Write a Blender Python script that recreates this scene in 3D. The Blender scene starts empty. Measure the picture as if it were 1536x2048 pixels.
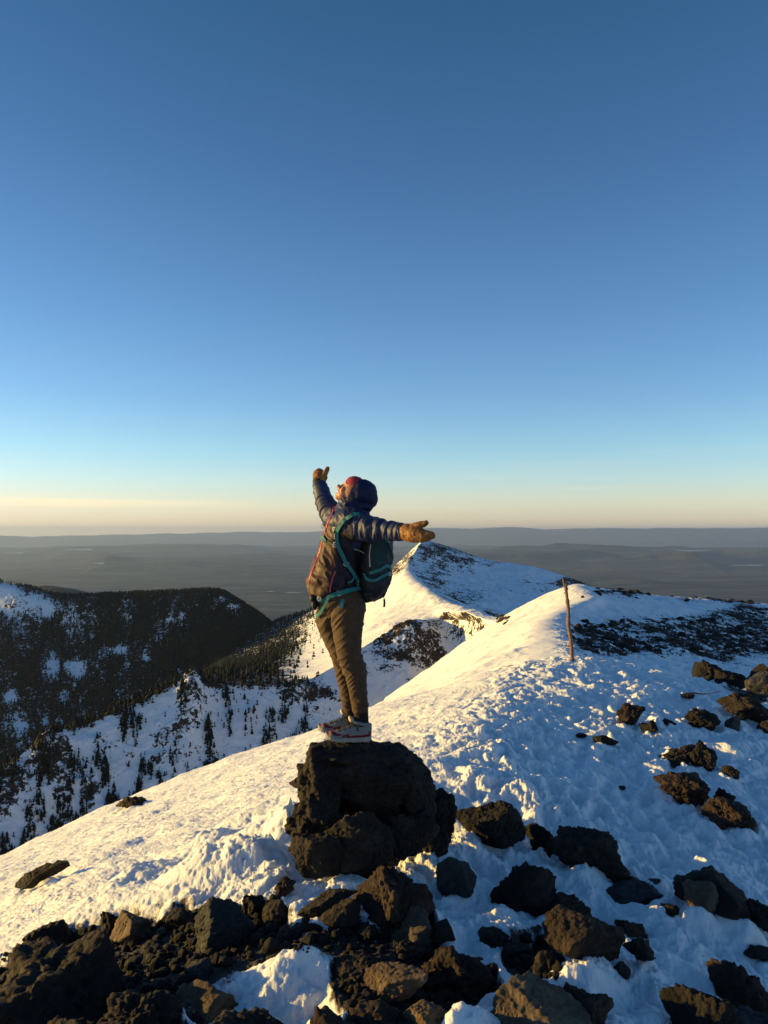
import bpy, bmesh, math, random
import numpy as np
from mathutils import Vector, Matrix

SC = bpy.context.scene
COL = SC.collection
R = math.radians

# ------------------------------------------------------------------ camera
F = 1450.0                      # focal length in photo pixels (1536 x 2048)
CX, HY = 768.0, 1062.0          # principal column and eye-level row
cam_d = bpy.data.cameras.new("camera")
cam = bpy.data.objects.new("camera", cam_d)
COL.objects.link(cam)
SC.camera = cam
cam.location = (0, 0, 0)
cam.rotation_euler = (R(90), 0, 0)
cam_d.sensor_fit = 'VERTICAL'
cam_d.sensor_height = 36.0
cam_d.lens = F / 2048 * 36.0
cam_d.shift_y = (HY - 1024) / 2048
cam_d.clip_start = 0.05
cam_d.clip_end = 400000

# ------------------------------------------------------------------ light
SUN_AZ = R(-80)                 # measured from the viewing direction, to the left
SUN_EL = R(8.0)
SUN_DIR = Vector((math.sin(SUN_AZ) * math.cos(SUN_EL), math.cos(SUN_AZ) * math.cos(SUN_EL), math.sin(SUN_EL)))
sun_d = bpy.data.lights.new("sun", 'SUN')
sun_d.energy = 5.0
sun_d.angle = R(0.5)
sun_d.color = (1.0, 0.65, 0.17)
sun = bpy.data.objects.new("sun", sun_d)
COL.objects.link(sun)
sun.rotation_euler = SUN_DIR.to_track_quat('Z', 'Y').to_euler()
sun.location = SUN_DIR * 60

SC.view_settings.view_transform = 'Standard'
SC.view_settings.look = 'None'
SC.view_settings.exposure = 0.78
SC.view_settings.gamma = 1.0

W = bpy.data.worlds.new("World")
SC.world = W
W.use_nodes = True
wn, wl = W.node_tree.nodes, W.node_tree.links
wn.clear()
w_out = wn.new('ShaderNodeOutputWorld')
w_bg = wn.new('ShaderNodeBackground')
sky = wn.new('ShaderNodeTexSky')
sky.sky_type = 'NISHITA'
sky.sun_disc = False
sky.sun_elevation = R(6)
sky.sun_rotation = SUN_AZ
sky.altitude = 1500
sky.air_density = 1.0
sky.dust_density = 0.3
sky.ozone_density = 3.0
w_bg.inputs['Strength'].default_value = 0.0895


def wnode(t, **k):
    n = wn.new(t)
    for a, b in k.items():
        setattr(n, a, b)
    return n


# thin wisps of cirrus low over the horizon
w_geo = wnode('ShaderNodeTexCoord')
w_sep = wnode('ShaderNodeSeparateXYZ')
wl.new(w_geo.outputs['Generated'], w_sep.inputs[0])
w_map = wnode('ShaderNodeMapping')
w_map.inputs['Scale'].default_value = (3.0, 3.0, 75.0)
w_map.inputs['Location'].default_value = (1.3, 0.4, 0.0)
wl.new(w_geo.outputs['Generated'], w_map.inputs[0])
w_nz = wnode('ShaderNodeTexNoise')
w_nz.inputs['Scale'].default_value = 1.3
w_nz.inputs['Detail'].default_value = 5
wl.new(w_map.outputs[0], w_nz.inputs['Vector'])
w_r1 = wnode('ShaderNodeMapRange')
w_r1.inputs['From Min'].default_value = 0.52
w_r1.inputs['From Max'].default_value = 0.72
w_r1.inputs['To Max'].default_value = 0.3
wl.new(w_nz.outputs['Fac'], w_r1.inputs['Value'])
w_band = wnode('ShaderNodeValToRGB')       # only between about 0.5 and 4 degrees up
e = w_band.color_ramp.elements
e[0].position = 0.0; e[0].color = (0, 0, 0, 1)
e[1].position = 0.16; e[1].color = (0, 0, 0, 1)
x = w_band.color_ramp.elements.new(0.03); x.color = (.7, .7, .7, 1)
x = w_band.color_ramp.elements.new(0.06); x.color = (.5, .5, .5, 1)
wl.new(w_sep.outputs['Z'], w_band.inputs[0])
w_mul = wnode('ShaderNodeMath', operation='MULTIPLY')
wl.new(w_r1.outputs[0], w_mul.inputs[0])
wl.new(w_band.outputs[0], w_mul.inputs[1])
w_st = wnode('ShaderNodeMath', operation='SUBTRACT')           # one longer streak low on the left
wl.new(w_sep.outputs['Z'], w_st.inputs[0]); w_st.inputs[1].default_value = .036
w_s2 = wnode('ShaderNodeMath', operation='MULTIPLY')
wl.new(w_st.outputs[0], w_s2.inputs[0]); wl.new(w_st.outputs[0], w_s2.inputs[1])
w_s3 = wnode('ShaderNodeMapRange')
w_s3.inputs['From Min'].default_value = 0.0; w_s3.inputs['From Max'].default_value = 4.2e-5
w_s3.inputs['To Min'].default_value = 1.0; w_s3.inputs['To Max'].default_value = 0.0
wl.new(w_s2.outputs[0], w_s3.inputs['Value'])
w_s4 = wnode('ShaderNodeMapRange')
w_s4.inputs['From Min'].default_value = -.16; w_s4.inputs['From Max'].default_value = -.42
wl.new(w_sep.outputs['X'], w_s4.inputs['Value'])
w_s5 = wnode('ShaderNodeMath', operation='MULTIPLY')
wl.new(w_s3.outputs[0], w_s5.inputs[0]); wl.new(w_s4.outputs[0], w_s5.inputs[1])
w_s6 = wnode('ShaderNodeMath', operation='MULTIPLY')
wl.new(w_s5.outputs[0], w_s6.inputs[0]); wl.new(w_nz.outputs['Fac'], w_s6.inputs[1])
w_s7 = wnode('ShaderNodeMath', operation='MULTIPLY_ADD')
wl.new(w_s6.outputs[0], w_s7.inputs[0]); w_s7.inputs[1].default_value = 3.0
wl.new(w_mul.outputs[0], w_s7.inputs[2])
w_mul2 = wnode('ShaderNodeMath', operation='MULTIPLY')
wl.new(w_s7.outputs[0], w_mul2.inputs[0])
w_mul2.inputs[1].default_value = 0.40
w_hs = wnode('ShaderNodeHueSaturation')
w_hs.inputs['Saturation'].default_value = 1.0
w_gam = wnode('ShaderNodeGamma')                               # grade of the clear evening sky
w_gam.inputs['Gamma'].default_value = 0.75
wl.new(sky.outputs[0], w_gam.inputs['Color'])
w_warm = wnode('ShaderNodeValToRGB')                           # dusty warmth low over the land, deep blue overhead
STOPS = [(0.0, (0.8778, 0.7007, 0.6603)), (0.0124, (0.8661, 0.682, 0.6337)), (0.0398, (1.0, 0.7891, 0.6718)), (0.0699, (0.8902, 0.8235, 0.7618)), (0.1079, (0.7443, 0.8, 0.7766)), (0.1745, (0.5793, 0.6736, 0.755)), (0.2784, (0.4415, 0.5672, 0.6822)), (0.4521, (0.2832, 0.4132, 0.536)), (0.5879, (0.1928, 0.3461, 0.4489))]
e = w_warm.color_ramp.elements
while len(e) < len(STOPS): e.new(.5)
for q, (p_, c_) in zip(e, STOPS):
    q.position = p_; q.color = (*c_, 1)
wl.new(w_sep.outputs['Z'], w_warm.inputs[0])
w_tint = wnode('ShaderNodeVectorMath', operation='MULTIPLY')
wl.new(w_gam.outputs[0], w_tint.inputs[0]); wl.new(w_warm.outputs[0], w_tint.inputs[1])
w_sc = wnode('ShaderNodeVectorMath', operation='SCALE')
w_sc.inputs['Scale'].default_value = 3.0430
wl.new(w_tint.outputs[0], w_sc.inputs[0])
wl.new(w_sc.outputs[0], w_hs.inputs['Color'])
w_mix = wnode('ShaderNodeMix', data_type='RGBA')
wl.new(w_mul2.outputs[0], w_mix.inputs['Factor'])
wl.new(w_hs.outputs[0], w_mix.inputs['A'])
w_mix.inputs['B'].default_value = (8.6, 6.9, 4.3, 1)
wl.new(w_mix.outputs['Result'], w_bg.inputs['Color'])
wl.new(w_bg.outputs[0], w_out.inputs['Surface'])


# ------------------------------------------------------------------ helpers
def P(px, py, Y):
    """the point at depth Y that stands where the photo shows it"""
    return Vector(((px - CX) / F * Y, Y, (HY - py) / F * Y))


_rng = np.random.RandomState(7)
_perm = _rng.permutation(256).astype(np.int32)
_perm = np.concatenate([_perm, _perm])
_g3 = _rng.normal(size=(256, 3)).astype(np.float32)
_g3 /= np.linalg.norm(_g3, axis=1)[:, None]
_g2 = _rng.normal(size=(256, 2)).astype(np.float32)
_g2 /= np.linalg.norm(_g2, axis=1)[:, None]


def _fade(t):
    return t * t * t * (t * (t * 6 - 15) + 10)


def n3(p, seed=0):
    p = np.asarray(p, np.float64) + seed * 17.317
    i = np.floor(p).astype(np.int64)
    f = (p - i).astype(np.float32)
    i = (i & 255).astype(np.int32)
    u = _fade(f)
    r = 0
    for a in (0, 1):
        ha = _perm[(i[:, 0] + a) & 255]
        wa = u[:, 0] if a else 1 - u[:, 0]
        for b in (0, 1):
            hb = _perm[(ha + i[:, 1] + b) & 255]
            wb = wa * (u[:, 1] if b else 1 - u[:, 1])
            for c in (0, 1):
                h = _perm[(hb + i[:, 2] + c) & 255]
                g = _g3[h]
                d = g[:, 0] * (f[:, 0] - a) + g[:, 1] * (f[:, 1] - b) + g[:, 2] * (f[:, 2] - c)
                r = r + d * wb * (u[:, 2] if c else 1 - u[:, 2])
    return r * 1.6


def n2(x, y, seed=0):
    x = np.asarray(x, np.float64) + seed * 13.71
    y = np.asarray(y, np.float64) - seed * 7.93
    ix = np.floor(x).astype(np.int64); iy = np.floor(y).astype(np.int64)
    fx = (x - ix).astype(np.float32); fy = (y - iy).astype(np.float32)
    ix = (ix & 255).astype(np.int32); iy = (iy & 255).astype(np.int32)
    u, v = _fade(fx), _fade(fy)
    r = 0
    for a in (0, 1):
        ha = _perm[(ix + a) & 255]
        for b in (0, 1):
            g = _g2[_perm[(ha + iy + b) & 255]]
            d = g[..., 0] * (fx - a) + g[..., 1] * (fy - b)
            r = r + d * (u if a else 1 - u) * (v if b else 1 - v)
    return r * 1.5


def fbm2(x, y, oct=4, seed=0, gain=.5, kind=0):
    r = 0; a = 1; s = 1; tot = 0
    for k in range(oct):
        n = n2(x * s, y * s, seed + k * 3)
        if kind == 1: n = 1 - 2 * np.abs(n) * 1.3      # ridged
        if kind == 2: n = 2 * np.abs(n) * 1.3 - 1      # billow
        r = r + a * n; tot += a; a *= gain; s *= 2.03
    return r / tot


def fbm3(p, oct=4, seed=0, gain=.5, kind=0):
    r = 0; a = 1; s = 1; tot = 0
    for k in range(oct):
        n = n3(p * s, seed + k * 3)
        if kind == 1: n = 1 - 2 * np.abs(n) * 1.3
        if kind == 2: n = 2 * np.abs(n) * 1.3 - 1
        r = r + a * n; tot += a; a *= gain; s *= 2.03
    return r / tot


def sstep(a, b, x):
    t = np.clip((x - a) / (b - a), 0, 1)
    return t * t * (3 - 2 * t)


def mesh_np(name, co, faces, smooth=True, attrs=None, mats=(), mat_idx=None):
    """mesh from numpy arrays; faces is an (n,3) or (n,4) index array"""
    me = bpy.data.meshes.new(name)
    co = np.ascontiguousarray(co, np.float32)
    faces = np.ascontiguousarray(faces, np.int32)
    n, k = faces.shape
    me.vertices.add(len(co)); me.vertices.foreach_set('co', co.ravel())
    me.loops.add(n * k); me.loops.foreach_set('vertex_index', faces.ravel())
    me.polygons.add(n)
    me.polygons.foreach_set('loop_start', np.arange(0, n * k, k, dtype=np.int32))
    me.polygons.foreach_set('loop_total', np.full(n, k, np.int32))
    me.polygons.foreach_set('use_smooth', np.full(n, smooth, bool))
    if mat_idx is not None:
        me.polygons.foreach_set('material_index', np.ascontiguousarray(mat_idx, np.int32))
    for a, v in (attrs or {}).items():
        at = me.attributes.new(a, 'FLOAT', 'POINT')
        at.data.foreach_set('value', np.ascontiguousarray(v, np.float32).ravel())
    for m in mats:
        me.materials.append(m)
    me.update(calc_edges=True)
    return me


def link(name, me, parent=None, label=None, cat=None, group=None, kind=None):
    o = bpy.data.objects.new(name, me)
    COL.objects.link(o)
    if parent is not None: o.parent = parent
    if label: o['label'] = label
    if cat: o['category'] = cat
    if group: o['group'] = group
    if kind: o['kind'] = kind
    return o


def grid_faces(nr, nc):
    a = np.arange(nr * nc, dtype=np.int32).reshape(nr, nc)
    return np.stack([a[:-1, :-1], a[:-1, 1:], a[1:, 1:], a[1:, :-1]], -1).reshape(-1, 4)


# ------------------------------------------------------------------ materials
class M:
    def __init__(s, name):
        s.m = bpy.data.materials.new(name); s.m.use_nodes = True
        s.t = s.m.node_tree; s.t.nodes.clear()
        s.out = s.t.nodes.new('ShaderNodeOutputMaterial')
        s.b = s.t.nodes.new('ShaderNodeBsdfPrincipled')
        s.t.links.new(s.b.outputs[0], s.out.inputs['Surface'])

    def n(s, t, ins=None, **k):
        n = s.t.nodes.new(t)
        for a, b in k.items(): setattr(n, a, b)
        for a, b in (ins or {}).items(): s.put(n.inputs[a], b)
        return n

    def put(s, sock, v):
        if isinstance(v, bpy.types.NodeSocket): s.t.links.new(v, sock)
        elif isinstance(v, tuple) and len(v) == 3 and sock.type == 'RGBA': sock.default_value = (*v, 1)
        else: sock.default_value = v

    def noise(s, scale, detail=4, rough=.55, vec=None, out='Fac'):
        n = s.n('ShaderNodeTexNoise', {'Scale': scale, 'Detail': detail, 'Roughness': rough})
        if vec is None: vec = s.n('ShaderNodeTexCoord').outputs['Object']
        s.put(n.inputs['Vector'], vec)
        return n.outputs[out]

    def ramp(s, fac, stops):
        n = s.n('ShaderNodeValToRGB', {'Fac': fac})
        el = n.color_ramp.elements
        while len(el) < len(stops): el.new(.5)
        for q, (p, c) in zip(el, stops):
            q.position = p; q.color = (*c, 1) if isinstance(c, tuple) else (c, c, c, 1)
        return n.outputs[0]

    def mix(s, f, a, b, mode='MIX'):
        n = s.n('ShaderNodeMix', data_type='RGBA', blend_type=mode)
        s.put(n.inputs['Factor'], f); s.put(n.inputs['A'], a); s.put(n.inputs['B'], b)
        return n.outputs['Result']

    def math(s, op, a, b=0.0, c=None, clamp=False):
        n = s.n('ShaderNodeMath', operation=op, use_clamp=clamp)
        s.put(n.inputs[0], a); s.put(n.inputs[1], b)
        if c is not None: s.put(n.inputs[2], c)
        return n.outputs[0]

    def attr(s, name):
        return s.n('ShaderNodeAttribute', attribute_name=name).outputs['Fac']

    def bump(s, h, strength, dist):
        n = s.n('ShaderNodeBump', {'Height': h, 'Strength': strength, 'Distance': dist})
        s.put(s.b.inputs['Normal'], n.outputs[0])

    def set(s, **k):
        for a, v in k.items(): s.put(s.b.inputs[a.replace('_', ' ')], v)
        return s


SNOW = (.80, .82, .85)


def mat_near_ground():
    m = M("summit_snow_and_scree")
    sc = m.attr('scree')
    f = m.noise(9, 6, .7)
    k = m.math('MULTIPLY_ADD', m.math('SUBTRACT', f, .5), .9, sc)
    k = m.ramp(k, [(.44, 0.0), (.56, 1.0)])
    dirt = m.noise(30, 5, .7)
    scree = m.ramp(dirt, [(.3, (.016, .013, .012)), (.7, (.05, .037, .03))])
    grit = m.ramp(m.noise(150, 2, .6), [(.72, 0.0), (.80, .6)])
    grit = m.math('MULTIPLY', grit, m.ramp(m.noise(1.3, 3), [(.52, 0.0), (.68, 1.0)]))
    sn = m.mix(grit, SNOW, (.25, .2, .17))
    m.set(Base_Color=m.mix(k, sn, scree), Roughness=m.math('MULTIPLY_ADD', k, .3, .55))
    m.b.inputs['Subsurface Radius'].default_value = (.10, .09, .09)
    m.b.inputs['Subsurface Scale'].default_value = 0.3
    m.put(m.b.inputs['Subsurface Weight'], m.math('MULTIPLY', m.math('SUBTRACT', 1.0, k), .35))
    h = m.math('ADD', m.noise(38, 6, .7), m.math('MULTIPLY', m.noise(230, 2, .6), .2))
    m.bump(h, .6, .025)
    return m.m


def mat_mountain():
    m = M("mountain_snow_rock_forest")
    rk, fo, sz = m.attr('rock'), m.attr('forest'), m.attr('feature')
    pos = m.n('ShaderNodeTexCoord').outputs['Object']
    v = m.n('ShaderNodeVectorMath', {0: pos}, operation='SCALE')
    m.put(v.inputs['Scale'], m.math('DIVIDE', 1.0, sz))
    v = v.outputs[0]
    n1 = m.noise(1.0, 7, .68, v)
    nf = m.noise(6.0, 4, .7, v)
    k = m.math('MULTIPLY_ADD', m.math('SUBTRACT', n1, .5), 2.2, rk)
    k = m.math('MULTIPLY_ADD', m.math('SUBTRACT', nf, .5), 1.7, k)
    k = m.ramp(k, [(.47, 0.0), (.55, 1.0)])
    rock = m.ramp(m.noise(2.2, 6, .7, v), [(.32, (.018, .014, .013)), (.5, (.05, .035, .028)), (.72, (.11, .075, .055))])
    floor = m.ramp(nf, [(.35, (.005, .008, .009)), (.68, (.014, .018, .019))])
    sn = m.mix(m.ramp(m.noise(.35, 4, .6, v), [(.35, 0.0), (.7, .25)]), SNOW, (.72, .73, .75))
    c = m.mix(k, sn, rock)
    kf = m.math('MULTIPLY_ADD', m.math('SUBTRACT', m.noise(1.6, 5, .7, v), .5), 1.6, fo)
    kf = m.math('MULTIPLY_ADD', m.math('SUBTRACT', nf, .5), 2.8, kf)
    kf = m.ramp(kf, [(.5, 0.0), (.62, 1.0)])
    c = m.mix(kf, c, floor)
    m.set(Base_Color=c, Roughness=.8)
    m.b.inputs['Specular IOR Level'].default_value = .2
    bn = m.n('ShaderNodeBump', {'Height': m.noise(3.0, 7, .72, v), 'Strength': m.math('MULTIPLY_ADD', k, .8, .15)})
    m.put(bn.inputs['Distance'], m.math('MULTIPLY', sz, .2))
    m.put(m.b.inputs['Normal'], bn.outputs[0])
    return m.m


def mat_plain():
    m = M("forest_plain")
    pos = m.n('ShaderNodeTexCoord').outputs['Object']
    mp = m.n('ShaderNodeMapping', {'Vector': pos})
    mp.inputs['Scale'].default_value = (.001, .001, .001)
    v = mp.outputs[0]
    big = m.noise(.12, 6, .6, v)
    small = m.noise(1.1, 7, .7, v)
    c = m.ramp(small, [(.3, (.012, .022, .022)), (.55, (.026, .040, .038)), (.75, (.055, .068, .058))])
    c = m.mix(m.ramp(big, [(.48, 0.0), (.66, .75)]), c, m.mix(small, (.05, .06, .05), (.13, .12, .095)))
    pale = m.ramp(m.noise(.55, 6, .62, v), [(.70, 0.0), (.74, 1.0)])
    c = m.mix(m.math('MULTIPLY', pale, .5), c, (.38, .35, .3))
    mp2 = m.n('ShaderNodeMapping', {'Vector': pos})
    mp2.inputs['Scale'].default_value = (.00022, .0011, .001)
    fld = m.noise(1.6, 8, .68, mp2.outputs[0])
    c = m.mix(m.ramp(fld, [(.50, 0.0), (.62, .65)]), c, m.mix(small, (.075, .085, .085), (.17, .165, .15)))
    c = m.mix(m.ramp(fld, [(.34, .7), (.45, 0.0)]), c, (.012, .02, .024))
    m.set(Base_Color=c, Roughness=.9)
    m.b.inputs['Specular IOR Level'].default_value = .1
    m.bump(m.noise(2.5, 7, .7, v), .8, 90.0)
    return m.m


def mat_rock(name, dark, mid, light, pit=1.0, gloss=.85, scale=1.0):
    m = M(name)
    pos = m.n('ShaderNodeTexCoord').outputs['Object']
    oi = m.n('ShaderNodeObjectInfo').outputs['Random']
    sh = m.n('ShaderNodeVectorMath', {0: pos}, operation='ADD')
    cmb = m.n('ShaderNodeCombineXYZ', {'X': m.math('MULTIPLY', oi, 31.0), 'Y': m.math('MULTIPLY', oi, 17.0)})
    m.put(sh.inputs[1], cmb.outputs[0]); v = sh.outputs[0]
    a = m.noise(5 * scale, 8, .7, v)
    c = m.ramp(a, [(.3, dark), (.52, mid), (.72, light)])
    sp = m.ramp(m.noise(70 * scale, 3, .7, v), [(.62, 0.0), (.72, .5)])
    c = m.mix(sp, c, tuple(min(1, q * 2.2) for q in light))
    hs = m.n('ShaderNodeHueSaturation', {'Color': c, 'Saturation': m.math('MULTIPLY_ADD', oi, .5, .75),
                                         'Value': m.math('MULTIPLY_ADD', oi, .6, .7)})
    m.set(Base_Color=hs.outputs[0], Roughness=gloss)
    m.b.inputs['Specular IOR Level'].default_value = .25
    vor = m.n('ShaderNodeTexVoronoi', {'Scale': 42 * scale, 'Vector': v}, feature='SMOOTH_F1')
    h = m.math('ADD', m.math('MULTIPLY', vor.outputs['Distance'], pit), m.noise(24 * scale, 7, .72, v))
    m.bump(h, .9, .018 / scale)
    return m.m


def mat_plain_colour(name, c, rough=.8, var=.25, scale=40, bump=.0, sheen=0.0, bscale=200):
    m = M(name)
    f = m.noise(scale, 4, .6)
    d = tuple(q * (1 - var) for q in c); l = tuple(min(1, q * (1 + var)) for q in c)
    m.set(Base_Color=m.ramp(f, [(.3, d), (.7, l)]), Roughness=rough)
    if bump: m.bump(m.noise(bscale, 3, .6), bump, .004)
    if sheen: m.b.inputs['Sheen Weight'].default_value = sheen
    m.b.inputs['Specular IOR Level'].default_value = .3
    return m.m
# ================================================================== the summit
A0 = np.array((-0.4, 4.6)); CD = np.array((.405, .914)); CL = np.array((-.914, .405))
_T = [-12, -5, -2, -.2, 3, 7, 8.9, 10.5, 13, 17, 30, 60, 120, 4000]
_Z = [-1.6, -1.6, -1.78, -2.12, -2.28, -2.27, -2.32, -2.62, -3.5, -5.9, -14, -34, -70, -2300]


def crest_interp(t):
    o = 0                                       # a little smoothing of the polyline
    for q, w in ((-1.2, .15), (-.6, .2), (0, .3), (.6, .2), (1.2, .15)):
        o = o + w * np.interp(t + q, _T, _Z)
    return o


def z_base(x, y):
    """smooth shape of the summit ridge: crest running away to the right, falling to both sides"""
    x = np.asarray(x, float); y = np.asarray(y, float)
    qx, qy = x - A0[0], y - A0[1]
    t = qx * CD[0] + qy * CD[1]
    d = qx * CL[0] + qy * CL[1]
    z = crest_interp(t)
    dl = np.maximum(d, 0); dr = np.maximum(-d, 0)
    near = sstep(-4.0, .3, t)
    d = d + 1.1 * sstep(1.6, -3.0, t)                # the crest swings right in the foreground
    dl = np.maximum(d, 0); dr = np.maximum(-d, 0)
    sl = .42 * near + .24 * (1 - near)
    left = sl * dl * dl / (dl + .8) + np.where(dl > 7, (dl - 7) ** 2 * .02, 0)
    left = np.where(dl > 20, sl * dl * dl / (dl + .8) + (13 ** 2 * .02) + (dl - 20) * .5, left)
    right = .135 * dr * dr / (dr + .5) + np.where(dr > 7, (dr - 7) ** 2 * .02, 0)
    right = np.where(dr > 20, .135 * dr * dr / (dr + .5) + (13 ** 2 * .02) + (dr - 20) * .4, right)
    return z - left - right + .0117 * np.clip(y, 0, 60)


def ground_hit(px, py):
    """where the ray through a photo pixel meets the summit ground"""
    u, v = (px - CX) / F, (HY - py) / F
    Y = np.linspace(1.2, 40, 4000)
    g = z_base(u * Y, Y) - v * Y
    k = np.argmax(g > 0)
    return float(Y[k]) if g[k] > 0 else 14.0


def poly_inside(px, py, poly, soft=14):
    """signed soft mask of a polygon, in metres scaled to photo columns and rows"""
    n = len(poly); ins = np.zeros(px.shape, bool); dist = np.full(px.shape, 1e9)
    for i in range(n):
        x1, y1 = poly[i]; x2, y2 = poly[(i + 1) % n]
        c = ((y1 > py) != (y2 > py)) & (px < (x2 - x1) * (py - y1) / ((y2 - y1) or 1e-9) + x1)
        ins ^= c
        ex, ey = x2 - x1, y2 - y1
        tt = np.clip(((px - x1) * ex + (py - y1) * ey) / (ex * ex + ey * ey), 0, 1)
        dist = np.minimum(dist, np.hypot(px - x1 - tt * ex, py - y1 - tt * ey))
    return 1 / (1 + np.exp(-np.clip(np.where(ins, dist, -dist) / soft, -20, 20)))


SCREE = [  # bare volcanic scree between the boulders
    [(-400, 1960), (60, 1900), (150, 1862), (235, 1838), (330, 1832), (480, 1806), (560, 1795), (600, 1850),
     (650, 1846), (720, 1838), (760, 1870), (700, 1895), (640, 1905), (560, 1905), (470, 1925), (400, 1960),
     (360, 2010), (420, 2070), (560, 2085), (640, 2300), (-400, 2300)],
    [(700, 1860), (860, 1840), (880, 1900), (990, 1935), (1000, 1980), (940, 2010), (880, 2040), (840, 2120),
     (660, 2120), (700, 2010), (660, 1940)],
    [(580, 1640), (700, 1600), (880, 1600), (920, 1690), (800, 1720), (760, 1760), (640, 1730), (590, 1740)],
    [(1010, 1880), (1080, 1870), (1140, 1930), (1110, 1965), (1050, 1960), (1000, 1920)],
    [(1440, 1325), (1700, 1325), (1700, 1420), (1500, 1400), (1450, 1370)],
]
MOUNDS = []      # (x, y, radius, height) extra snow, filled below

for (px, py, r, h) in ((470, 1700, .30, .10), (520, 1740, .22, .12), (440, 1760, .30, .10), (560, 1640, .25, .10),
                       (300, 1800, .35, .07), (180, 1830, .3, .08), (600, 1600, .22, .10),
                       (560, 1925, .13, .06), (620, 1912, .10, .05), (660, 1925, .1, .04), (540, 1975, .30, -.13), (460, 1990, .25, -.08), (620, 1985, .22, -.08),
                       (1150, 1985, .15, .10), (1190, 1965, .12, .10), (1250, 1950, .2, .04),
                       (1330, 1850, .18, .08), (1430, 1850, .2, .10), (1480, 1870, .2, .08), (1290, 1900, .3, .05),
                       (1030, 1925, .09, .06), (960, 1570, .3, .05), (1010, 1580, .25, .04), (1060, 1600, .2, .03),
                       (680, 1760, .12, .05), (1000, 1700, .25, .04), (900, 1690, .25, .04)):
    Yg = ground_hit(px, py)
    MOUNDS.append(((px - CX) / F * Yg, Yg, r, h))
for _k in range(26):                                   # soft drifts and hollows on the lit slope beside the pile
    _px, _py = _rng.uniform(200, 620), _rng.uniform(1570, 1790)
    if _py < 1830 - .42 * _px: continue
    _Y = ground_hit(_px, _py)
    MOUNDS.append(((_px - CX) / F * _Y, _Y, _rng.uniform(.12, .30), _rng.choice([-.07, -.05, .07, .10, .12])))
for _k in range(120):
    MOUNDS.append((_rng.uniform(-3, 8), _rng.uniform(3.5, 14), _rng.uniform(.12, .4), _rng.uniform(-.06, .05)))


PRINTS = []
for _k in range(150):
    _t = _rng.uniform(0, 1) ** .8
    _px, _py = 1150 + 190 * _rng.normal() * (.35 + .5 * _t) + 60 * _t, 1330 + 420 * _t
    _Y = ground_hit(_px, _py)
    PRINTS.append(((_px - CX) / F * _Y, _Y, R(90) + _rng.normal() * .5, _rng.uniform(.022, .05)))


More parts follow.
